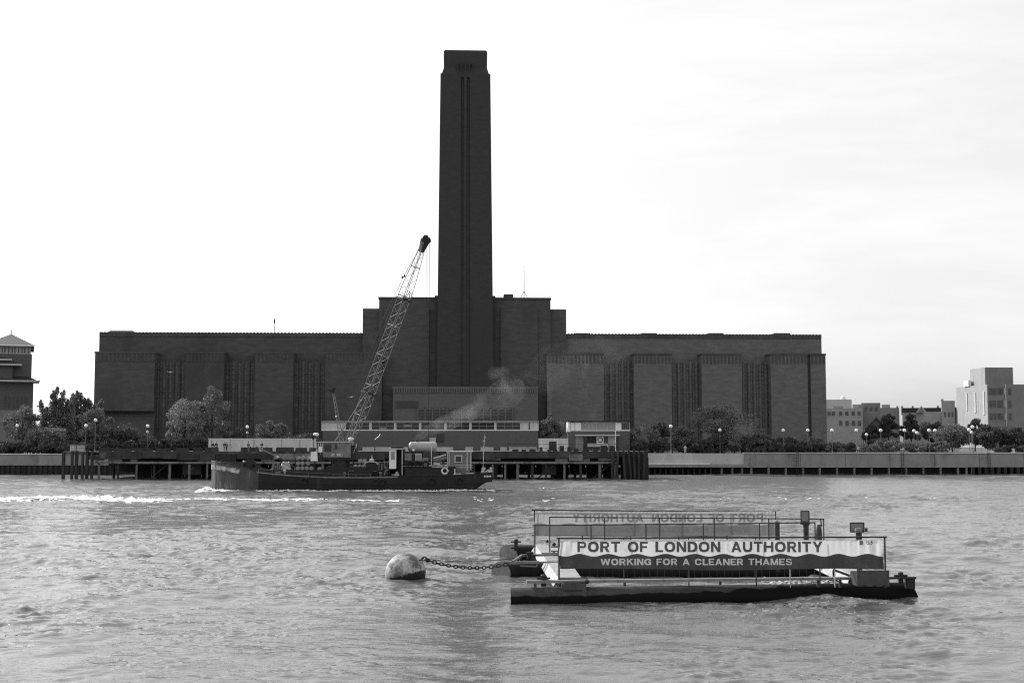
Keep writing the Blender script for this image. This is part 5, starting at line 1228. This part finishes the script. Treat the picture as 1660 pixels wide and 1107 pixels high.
# ------------------------------------------------------------------ banners
def _poly_in(X, Y, P_):
    c = np.zeros(X.shape, bool); n = len(P_); j = n-1
    for i in range(n):
        xi, yi = P_[i]; xj, yj = P_[j]
        if yi != yj: c ^= ((yi > Y) != (yj > Y)) & (X < (xj-xi)*(Y-yi)/(yj-yi)+xi)
        j = i
    return c
def _ring(X, Y, cx, cy_, rx, ry, t, cond=None, e=2.3):
    o_ = (np.abs((X-cx)/rx)**e+np.abs((Y-cy_)/ry)**e) <= 1; i_ = (np.abs((X-cx)/max(rx-t,1e-3))**e+np.abs((Y-cy_)/max(ry-t*0.9,1e-3))**e) < 1
    r_ = o_ & ~i_
    return r_ & cond if cond is not None else r_
def glyph(ch, X, Y):
    """bold wide sans-serif capitals, 1 high; returns (ink mask, advance width)"""
    t = 0.255; h = 0.20
    bx_ = lambda a,b_,c,d: (X >= a)&(X <= b_)&(Y >= c)&(Y <= d)
    pl = lambda *p: _poly_in(X, Y, p)
    if ch == 'O': return _ring(X,Y,.52,.5,.52,.51,t), 1.04
    if ch == 'C': return _ring(X,Y,.5,.5,.5,.51,t,~((X > .5)&(abs(Y-.5) < .17))), .98
    if ch == 'G': return _ring(X,Y,.51,.5,.51,.51,t,~((X > .5)&(Y > .5)&(Y < .66))&~((X > .78)&(Y < .5))) | bx_(.55,1.0,.38,.56) | bx_(.80,1.0,0,.5), 1.02
    if ch in 'PR':
        m_ = bx_(0,t,0,1) | (_ring(X,Y,.52,.69,.34,.31,.2,X > .52,2.2)) | bx_(0,.52,.8,1) | bx_(0,.52,.38,.38+.19)
        if ch == 'R': m_ |= pl((.40,.40),(.66,.42),(.92,0),(.64,0))
        return m_, .88 if ch == 'P' else .93
    if ch == 'D': return bx_(0,t,0,1)|_ring(X,Y,.42,.5,.52,.5,t,X > .42,2.3)|bx_(0,.42,.8,1)|bx_(0,.42,0,.2), .94
    if ch == 'T': return bx_(0,.86,.8,1)|bx_(.43-t/2,.43+t/2,0,1), .86
    if ch == 'F': return bx_(0,t,0,1)|bx_(0,.76,.8,1)|bx_(0,.68,.40,.59), .76
    if ch == 'E': return bx_(0,t,0,1)|bx_(0,.78,.8,1)|bx_(0,.72,.41,.59)|bx_(0,.8,0,.2), .8
    if ch == 'L': return bx_(0,t,0,1)|bx_(0,.74,0,.2), .74
    if ch == 'H': return bx_(0,t,0,1)|bx_(.68,.68+t,0,1)|bx_(0,.8,.4,.6), .915
    if ch == 'I': return bx_(0,t,0,1), t
    if ch == 'N': return bx_(0,t,0,1)|bx_(.68,.68+t,0,1)|pl((0,1),(.27,1),(.915,0),(.645,0)), .915
    if ch == 'M': return bx_(0,.22,0,1)|bx_(.88,1.1,0,1)|pl((0,1),(.28,1),(.65,.0),(.45,0))|pl((1.1,1),(.82,1),(.45,0),(.65,0)), 1.1
    if ch == 'U': return (bx_(0,t,.4,1)|bx_(.67,.67+t,.4,1)|_ring(X,Y,.4525,.42,.4525,.43,t,Y < .42)), .905
    if ch == 'A': return pl((0,0),(.25,0),(.62,1),(.38,1))|pl((1,0),(.75,0),(.38,1),(.62,1))|bx_(.24,.76,.2,.37), 1.0
    if ch == 'Y': return pl((0,1),(.28,1),(.6,.42),(.36,.38))|pl((.96,1),(.68,1),(.36,.42),(.6,.38))|bx_(.48-t/2,.48+t/2,0,.44), .96
    if ch == 'K': return bx_(0,t,0,1)|pl((.18,.32),(.18,.58),(.62,1),(.93,1))|pl((.32,.58),(.5,.70),(.97,0),(.68,0)), .95
    if ch == 'W': return pl((0,1),(.25,1),(.50,0),(.26,0))|pl((.28,0),(.50,0),(.80,1),(.58,1))|pl((.58,1),(.80,1),(1.12,0),(.88,0))|pl((1.13,1),(1.38,1),(1.12,0),(.88,0)), 1.38
    if ch == 'S': return _ring(X,Y,.44,.725,.42,.285,.2,((X < .44)|(Y > .72)),2.2)|_ring(X,Y,.44,.285,.44,.295,.2,((X > .44)|(Y < .29)),2.2)|(bx_(.3,.58,.43,.59)), .88
    return np.zeros(X.shape,bool), 0.30
def glyph_mesh(text, width, height, cells=26):
    """letters cut out of a fine grid so that they follow the folds of the cloth"""
    out = []; x = 0.0
    for ch in text:
        X, Y = np.meshgrid(np.array([0.0]), np.array([0.0])); adv = glyph(ch, X, Y)[1]; out.append((ch, x, adv)); x += adv + (0.135 if ch != ' ' else 0.0)
    tot = x-0.135; gx_, gy_, fs = [], [], []
    for ch, x0, adv in out:
        if ch == ' ': continue
        nc = max(4, int(adv*cells)); cx = (np.arange(nc)+.5)/nc*adv; cy_ = (np.arange(cells)+.5)/cells; X, Y = np.meshgrid(cx, cy_); ink = glyph(ch, X, Y)[0]
        base = len(gx_); ix, iy = np.meshgrid(np.arange(nc+1)/nc*adv+x0, np.arange(cells+1)/cells)
        gx_ += list((ix/tot*width).ravel()); gy_ += list((iy*height).ravel())
        for j, i in zip(*np.nonzero(ink)): k = base+j*(nc+1)+i; fs.append((k, k+1, k+nc+2, k+nc+1))
    used = sorted({i for f in fs for i in f}); mp_ = {u_: i for i, u_ in enumerate(used)}
    return np.array(gx_)[used], np.array(gy_)[used], [tuple(mp_[i] for i in f) for f in fs]
def banner(nm, label, pxa, pxb, ytop, ywave, ybot, Y, line1, line2, mats, mirror=False, edge=1.0):
    """sheet of cloth between two rails; line = (text, px0, px1, py_top, py_bottom)"""
    pA, pB = at(pxa,ytop,Y), at(pxb,ytop,Y); W = pB.x-pA.x; zt_ = (pA.z+pB.z)/2; zb_ = at((pxa+pxb)/2,ybot,Y).z; zv = at((pxa+pxb)/2,ywave,Y).z
    root = thing(nm, label, 'banner', (pA.x, Y, 0))
    def disp(x, z):
        f = (z-zb_)/(zt_-zb_); e0 = math.exp(-(x/(W*0.07))**2)*edge; e1 = math.exp(-((W-x)/(W*0.075))**2)*edge
        d = 0.03*math.sin(x*1.3+0.6*z)*(1-f) + 0.012*math.sin(x*4.1+z*1.2)
        d += e0*(0.05*math.sin(9*x-3*z)) + e1*(0.09*math.sin(7*(W-x)-4.2*z+1)*f + 0.05*math.sin(13*x))
        d += 0.035*math.sin(23*x+3*math.sin(1.7*x))*max(0,f-0.45)*(0.5+0.5*math.sin(0.9*x+1))
        return d
    amp = 0.13; lam = 1.40 if not mirror else 1.9
    def wv(x): return zv + amp*0.5*(math.cos(2*math.pi*(x-(0.97 if not mirror else 0.3))/lam))
    nx_, nz_ = 420, 12
    def sheet(lo, hi, name, m_):
        B = MB(); vs = []
        for j in range(nz_+1):
            for i in range(nx_+1):
                x = W*i/nx_; a, c = lo(x), hi(x); z = a+(c-a)*j/nz_
                vs.append((x + (0.03*math.sin(5*z) if i in (0,nx_) else 0), disp(x,z), z))
        B.add(vs, [(j*(nx_+1)+i, j*(nx_+1)+i+1, (j+1)*(nx_+1)+i+1, (j+1)*(nx_+1)+i) for j in range(nz_) for i in range(nx_)])
        return B.build(name, m_, root, True)
    up = sheet(lambda x: wv(x), lambda x: zt_-0.03-0.02*abs(math.sin(x*1.9)), 'pale_band', mats[0])
    lo_ = sheet(lambda x: zb_+0.04*math.sin(x*0.55+0.3)-0.03*math.exp(-((x-W*0.97)/1.2)**2), lambda x: wv(x), 'wave_band', mats[1])
    for (txt, a, c, yt, yb_), par, m_ in ((line1, up, mats[2]), (line2, lo_, mats[3])):
        x0 = at(a,yt,Y).x-pA.x; x1 = at(c,yt,Y).x-pA.x; z1 = at((a+c)/2,yt,Y).z; z0 = at((a+c)/2,yb_,Y).z
        gx_, gz_, fs = glyph_mesh(txt, x1-x0, z1-z0)
        if mirror: gx_ = (x1-x0)-gx_
        B = MB().add([(x0+g_, disp(x0+g_, z0+h_)-0.022, z0+h_) for g_, h_ in zip(gx_, gz_)], fs)
        B.build('lettering', m_, par)
    return root, pA, W, disp, up
def clothmat(name, v, tr=0.0, var=0.08, stain=None):
    m = mat(name, v, 0.75, var, 0.8, (1,1,0.35), stain=stain)
    if tr:
        t = m.node_tree; b = t.nodes['Principled BSDF']; out = t.nodes['Material Output']; s = b.inputs['Base Color'].links[0].from_socket
        tl = t.nodes.new('ShaderNodeBsdfTranslucent'); t.links.new(s, tl.inputs[0]); mx = t.nodes.new('ShaderNodeMixShader'); mx.inputs[0].default_value = tr
        t.links.new(b.outputs[0], mx.inputs[1]); t.links.new(tl.outputs[0], mx.inputs[2]); t.links.new(mx.outputs[0], out.inputs[0])
    return m
fm = (clothmat('white_banner_cloth',0.76,0.3,0.07,stain=(0.6,1.2,0.62)), clothmat('dark_banner_cloth',0.06,0.08,0.3,stain=(0.085,0.9,0.6)), clothmat('banner_letter_dark',0.11,0.1,0.15), clothmat('banner_letter_pale',0.78,0.2,0.05))
rb, pA, W, disp, up = banner('banner', 'front banner reading PORT OF LONDON AUTHORITY, white over a dark wavy band', 907, 1431, 873.5, 899.5, 922.5, 60.0,
   ('PORT  OF  LONDON   AUTHORITY', 936, 1333, 877.5, 894.5), ('WORKING  FOR  A  CLEANER  THAMES', 973.5, 1283.5, 905, 915.5), fm)
# small logo: a grey square with worn letters on the right
x0 = at(1374.5,0,60).x-pA.x; z1, z0 = at(1400,875.5,60).z, at(1400,883,60).z
MB().add([(x0,disp(x0,z0)-.022,z0),(x0+.19,disp(x0+.19,z0)-.022,z0),(x0+.19,disp(x0+.19,z1)-.022,z1),(x0,disp(x0,z1)-.022,z1)],[(0,1,2,3)]).build('logo_square', fm[0] if False else M['concrete'], up)
gx_, gz_, fs = glyph_mesh('PLA', 0.30, 0.13, 10); x0 = at(1385,0,60).x-pA.x; z0 = at(1400,880.5,60).z
B = MB().add([(x0+g_, disp(x0+g_, z0+h_)-0.022, z0+h_) for g_, h_ in zip(gx_, gz_)], fs)
B.bar((x0+0.03,disp(x0,z0)-0.03,z0-0.04),(x0+0.27,disp(x0,z0)-0.03,z0-0.04),0.01,0.025); B.build('logo_lettering', fm[2], up)
rm = (clothmat('banner_back_pale',0.44,0.35), clothmat('banner_back_grey',0.19,0.3), clothmat('showthrough_dark',0.37,0.3), clothmat('showthrough_pale',0.34,0.3))
banner('banner', 'rear banner seen from behind, pale and grey with the lettering showing through mirrored', 867, 1256, 827.8, 849.5, 868.5, 79.4,
   ('PORT  OF  LONDON   AUTHORITY', 928, 1237, 832, 846), ('WORKING  FOR  A  CLEANER  THAMES', 985, 1216, 853.5, 862), rm, True, 0.4)

# driftwood and rubbish trapped inside the collector
B = MB(); r_ = random.Random(5)
for k in range(420):
    c = Q(r_.uniform(1235,1372),705,r_.uniform(62.6,66.5)); zz = float(wave(c.x+po.x, c.y+po.y))+r_.uniform(0.0,0.28); L = r_.uniform(0.06,0.5); a = r_.uniform(0,3.14)
    B.bar((c.x-L*math.cos(a),c.y-L*math.sin(a),zz),(c.x+L*math.cos(a),c.y+L*math.sin(a),zz+r_.uniform(-.05,.12)),r_.uniform(0.04,0.16),r_.uniform(0.03,0.1))
o = B.build('driftwood', mat('bleached_driftwood',0.45,0.9,0.5,2.5,stain=(0.06,2.0,0.55)), None); o.location = po; tag(o, 'mass of pale driftwood and rubbish floating inside the collector', 'driftwood', kind='stuff')

# ------------------------------------------------------------------ mooring buoy with chain and rope
by = thing('mooring_buoy', 'round weathered white mooring buoy left of the floating collector', 'buoy', (at(656,705,68.4).x, 68.4+1.1, 0))
rb_ = 1.14; zc = 0.24
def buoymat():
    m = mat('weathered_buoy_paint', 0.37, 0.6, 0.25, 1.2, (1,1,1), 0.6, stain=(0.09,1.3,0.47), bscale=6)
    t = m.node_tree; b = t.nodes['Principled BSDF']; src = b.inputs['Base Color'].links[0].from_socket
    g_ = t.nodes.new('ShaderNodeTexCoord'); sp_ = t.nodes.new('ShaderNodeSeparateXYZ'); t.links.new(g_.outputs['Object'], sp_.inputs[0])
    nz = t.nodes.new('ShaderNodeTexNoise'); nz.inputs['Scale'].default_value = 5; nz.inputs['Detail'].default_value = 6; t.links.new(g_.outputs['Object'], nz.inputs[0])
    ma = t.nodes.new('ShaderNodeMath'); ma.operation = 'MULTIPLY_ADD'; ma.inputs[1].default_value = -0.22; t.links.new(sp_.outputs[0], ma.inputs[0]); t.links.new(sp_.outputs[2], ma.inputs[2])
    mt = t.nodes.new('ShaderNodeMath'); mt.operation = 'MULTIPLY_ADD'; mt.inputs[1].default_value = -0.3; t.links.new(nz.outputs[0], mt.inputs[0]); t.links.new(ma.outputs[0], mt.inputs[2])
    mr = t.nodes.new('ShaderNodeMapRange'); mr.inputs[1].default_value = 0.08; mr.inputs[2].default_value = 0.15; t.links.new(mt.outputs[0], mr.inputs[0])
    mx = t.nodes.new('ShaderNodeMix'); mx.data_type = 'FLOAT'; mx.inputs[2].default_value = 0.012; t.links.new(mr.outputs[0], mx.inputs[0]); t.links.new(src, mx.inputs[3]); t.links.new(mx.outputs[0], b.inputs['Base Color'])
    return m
B = MB(); B.ball((0,0,zc), rb_, 48, 32)
B.v = [tuple(Vector((0,0,zc))+(Vector(v)-Vector((0,0,zc)))*(1+0.012*math.sin(5*v[0]+3*v[2])*math.sin(4*v[1]+1))) for v in B.v]
B.build('shell', buoymat(), by, True)
eye = at(687,904,68.6); bl = by.location
B = MB(); ec = Vector((eye.x-bl.x, eye.y-bl.y, eye.z))
pts = [ec+Vector((0.16*math.cos(a)-0.02,0.02,0.10*math.sin(a)))+Vector((0.05,0,-0.07))*math.sin(a*0.5) for a in np.linspace(0,2*math.pi,15)]
B.path(pts, 0.035, 6); B.tube(ec+Vector((-0.25,0.3,-0.15)), ec+Vector((-0.02,0,0)), 0.05, 6); B.build('mooring_ring', M['steel_dark'], by)
c0 = at(690,906.5,68.6); c1 = at(834,911,68.0)
t_ = thing('mooring_chain', 'heavy dark link chain sagging from the buoy ring to the collector', 'chain', c0)
B = MB(); nl = 25; path_ = []
for i in range(nl+1):
    f = i/nl; p = (c1-c0)*f + Vector((0,0,-4*0.38*f*(1-f))); path_.append(p)
for i in range(nl):
    a, c = path_[i], path_[i+1]; m_ = (a+c)/2; d = (c-a).normalized(); L = (c-a).length*0.66
    s = Vector((0,1,0)) if i % 2 else d.cross(Vector((0,1,0))).normalized()
    pts = [m_ + d*L*math.cos(t)*1.0 + s*0.085*math.sin(t) for t in np.linspace(0,2*math.pi,11)]
    B.path(pts, 0.032, 6)
B.build('link', M['steel_dark'], t_)
B = MB(); c2 = at(835,905,68.5)
for _k in range(3): B.ball((0.04+0.08*_k,0,-0.03-0.02*_k),0.075,8,6)
B.build('shackle', M['steel_dark'], t_)
pts = [c0+(c2-c0)*f+Vector((0,0,-4*0.17*f*(1-f)+0.03)) for f in np.linspace(0,1,17)]
tag(MB().path(pts, 0.02, 6).build('mooring_rope', M['steel_dark'], None), 'thin rope running above the chain from the buoy to the collector', 'rope')

# ------------------------------------------------------------------ foam
def foam(label, spots, m_):
    """spots: (x, y, sx, sy) flecks of white water lying on the waves"""
    B = MB(); r_ = random.Random(len(spots))
    for (x, y, a, c, h) in spots:
        n = 7; ph = r_.random()*6; vs = []
        for k in range(n):
            t = 2*math.pi*k/n+ph; rr = r_.uniform(0.6,1.2); xx, yy = x+a*rr*math.cos(t), y+c*rr*math.sin(t); vs.append((xx,yy,0))
        zz = wave([v[0] for v in vs], [v[1] for v in vs], 0.25)
        vs = [(v[0],v[1],float(z)+0.03) for v, z in zip(vs,zz)]; top_ = (x,y,float(wave(x,y,0.25))+0.04+h)
        B.add(vs+[top_], [(k,(k+1)%n,n) for k in range(n)])
    o = B.build('foam', m_, None, True); tag(o, label, 'foam', kind='stuff'); return o
fmat = mat('white_water_foam', 0.7, 0.9, 0.1, 3)
sp_ = []; r_ = random.Random(3)
def wk(px): return np.interp(px, [0,60,130,200,260,330,430,560,640], [809,807.5,807,808.5,810,808,808.5,810,811.5])
def wd(px): return np.interp(px, [0,60,130,200,230,330,430,560,640], [2.6,4.5,6.0,6.5,4.2,1.6,1.5,1.5,1.1])
for k in range(2100):
    px = r_.uniform(-40,645); 
    if r_.random() > np.interp(px,[0,60,200,260,640],[0.5,1,1,0.35,0.22])*(0.35+0.65*(math.sin(px*0.21)+math.sin(px*0.077+1)+math.sin(px*0.53)>-0.6)): continue
    d_ = r_.gauss(0,0.42); py = wk(px)+wd(px)*0.8*d_ ; Yf = CAM_H*FPX/(py-705); v = at(px,705,Yf)
    sp_.append((v.x, Yf, r_.uniform(0.12,0.7), r_.uniform(0.15,0.6), r_.uniform(0,0.10)*(2 if px < 240 else 1)))
foam('long white streak of wake foam across the river before the barge', sp_, fmat)
sp_ = []
for k in range(900):
    px = r_.uniform(334,800); near = BY-0.15-(0 if px < 760 else 0); w_ = 0.5 if px > 430 else 1.0
    if px < 420: y = BY+4.2-float(np.interp(px,[343,349,358,372,390,430],[0.2,2.5,3.2,3.75,4.0,4.2]))
    else: y = BY
    if px > 440 and r_.random() < 0.45: continue
    sp_.append((at(px,705,y).x, y-abs(r_.gauss(0,0.5))*w_*1.6, r_.uniform(0.15,0.6), r_.uniform(0.15,0.5), r_.uniform(0,0.22)))
for k in range(260):
    px = r_.gauss(340,3.5); sp_.append((at(px,705,BY+3.6).x, BY+3.4-abs(r_.gauss(0,2.2)), r_.uniform(0.2,0.6), r_.uniform(0.2,0.6), r_.uniform(0.1,0.5)*max(0.1,1-abs(px-342)/9)))
foam('white bow wave and thin foam along the barge waterline', sp_, fmat)
sp_ = []
for k in range(230):
    px = r_.choice([r_.uniform(790,900), r_.uniform(1080,1660), r_.uniform(640,860)]); py = (807.5 if px > 1000 else (792 if px < 900 and r_.random() < .5 else 809))+r_.gauss(0,1.3)
    Yf = CAM_H*FPX/(py-705); v = at(px,705,Yf)
    if math.sin(px*0.05)+math.sin(px*0.13) < 0.3: continue
    sp_.append((v.x, Yf, r_.uniform(0.06,0.3), r_.uniform(0.06,0.3), 0.03))
foam('thin broken foam flecks trailing right of the barge', sp_, fmat)

# ------------------------------------------------------------------ gulls
def gull(label, px, py, Y, rz, bank):
    B = MB(); v = at(px,py,Y)
    # one continuous body with wings, lofted across the span
    st_ = [(-0.62,0.10,0.015,0.10),(-0.42,0.02,0.02,0.13),(-0.2,0.04,0.03,0.12),(-0.06,0.0,0.06,0.17),(0,0,0.075,0.3),(0.06,0.0,0.06,0.17),(0.2,0.04,0.03,0.12),(0.42,0.02,0.02,0.13),(0.62,0.10,0.015,0.10)]
    vs = []
    for x, z, t_, c_ in st_: vs += [(x,-c_,z),(x,0,z+t_),(x,c_,z),(x,0,z-t_)]
    B.add(vs, [(i*4+k,i*4+(k+1)%4,(i+1)*4+(k+1)%4,(i+1)*4+k) for i in range(len(st_)-1) for k in range(4)]+[(3,2,1,0),tuple(range(len(vs)-4,len(vs)))])
    o = B.build('gull', M['gull'], None, True); o.location = v; o.rotation_euler = (0,R(bank),R(rz)); tag(o, label, 'gull', 'gulls over the river')
gull('white gull gliding level before the left window bay', 276,603,248,10,4)
gull('white gull banking right of the lower crane boom', 612,709,170,30,-40)
gull('small pale gull left of the crane boom foot', 570,643.5,240,5,-12)

# ------------------------------------------------------------------ drifting smoke
def smoke(label, path_, m_, nr=14):
    B = MB(); vs = []; n = len(path_)
    P_ = [(Vector(a[0]), a[1]) for a in path_]
    for i, (c, r0) in enumerate(P_):
        d = (P_[min(i+1,n-1)][0]-P_[max(i-1,0)][0]).normalized(); a = d.cross(Vector((0,1,0))).normalized(); b_ = d.cross(a).normalized()
        for k in range(nr): t = 2*math.pi*k/nr; vs.append(c+a*math.cos(t)*r0+b_*math.sin(t)*r0)
    B.add(vs, [(i*nr+k,i*nr+(k+1)%nr,(i+1)*nr+(k+1)%nr,(i+1)*nr+k) for i in range(n-1) for k in range(nr)]+[tuple(range(nr-1,-1,-1)),tuple(range((n-1)*nr,n*nr))])
    o = B.build('smoke', m_, None); tag(o, label, 'smoke', kind='stuff'); return o
def smokemat(name, dens, sc, thr, wide=0.22):
    m = bpy.data.materials.new(name); m.use_nodes = True; t = m.node_tree; t.nodes.clear(); out = t.nodes.new('ShaderNodeOutputMaterial'); pv = t.nodes.new('ShaderNodeVolumePrincipled')
    pv.inputs['Color'].default_value = (0.8,0.8,0.8,1); g_ = t.nodes.new('ShaderNodeTexCoord'); nz = t.nodes.new('ShaderNodeTexNoise'); nz.inputs['Scale'].default_value = sc; nz.inputs['Detail'].default_value = 4; nz.inputs['Distortion'].default_value = 0.8
    t.links.new(g_.outputs['Object'], nz.inputs[0]); mr = t.nodes.new('ShaderNodeMapRange'); mr.inputs[1].default_value = thr; mr.inputs[2].default_value = thr+wide; mr.inputs[3].default_value = 0; mr.inputs[4].default_value = dens
    t.links.new(nz.outputs[0], mr.inputs[0]); t.links.new(mr.outputs[0], pv.inputs['Density']); t.links.new(pv.outputs[0], out.inputs['Volume']); return m
def sm(px, py, Y, rpx): v = at(px,py,Y); return (v, rpx*Y/FPX)
smoke('thin slanting wisp of smoke rising from the white tank on the barge', [sm(671,716,177,3),sm(682,706,178,7),sm(697,696,180,10),sm(716,688,182,13),sm(742,678,185,15),sm(770,664,188,14)], smokemat('wisp_smoke',0.05,0.35,0.36))
smoke('curling puff of smoke in front of the foot of the chimney', [sm(752,668,189,12),sm(775,660,191,20),sm(805,648,193,27),sm(828,632,196,28),sm(818,612,199,20),sm(795,603,201,10)], smokemat('barge_smoke',0.042,0.24,0.46,0.3))
smoke('thin high smoke haze drifting across the right wing', [sm(850,650,212,16),sm(865,625,216,30),sm(900,590,223,36),sm(960,575,228,36),sm(1010,580,232,26)], smokemat('thin_smoke',0.006,0.13,0.42))
smoke('low smoke puff in front of the domed tree on the right bank', [sm(1185,722,252,6),sm(1192,705,252,13),sm(1204,692,253,15),sm(1222,700,254,10)], smokemat('bank_smoke',0.05,0.4,0.36))
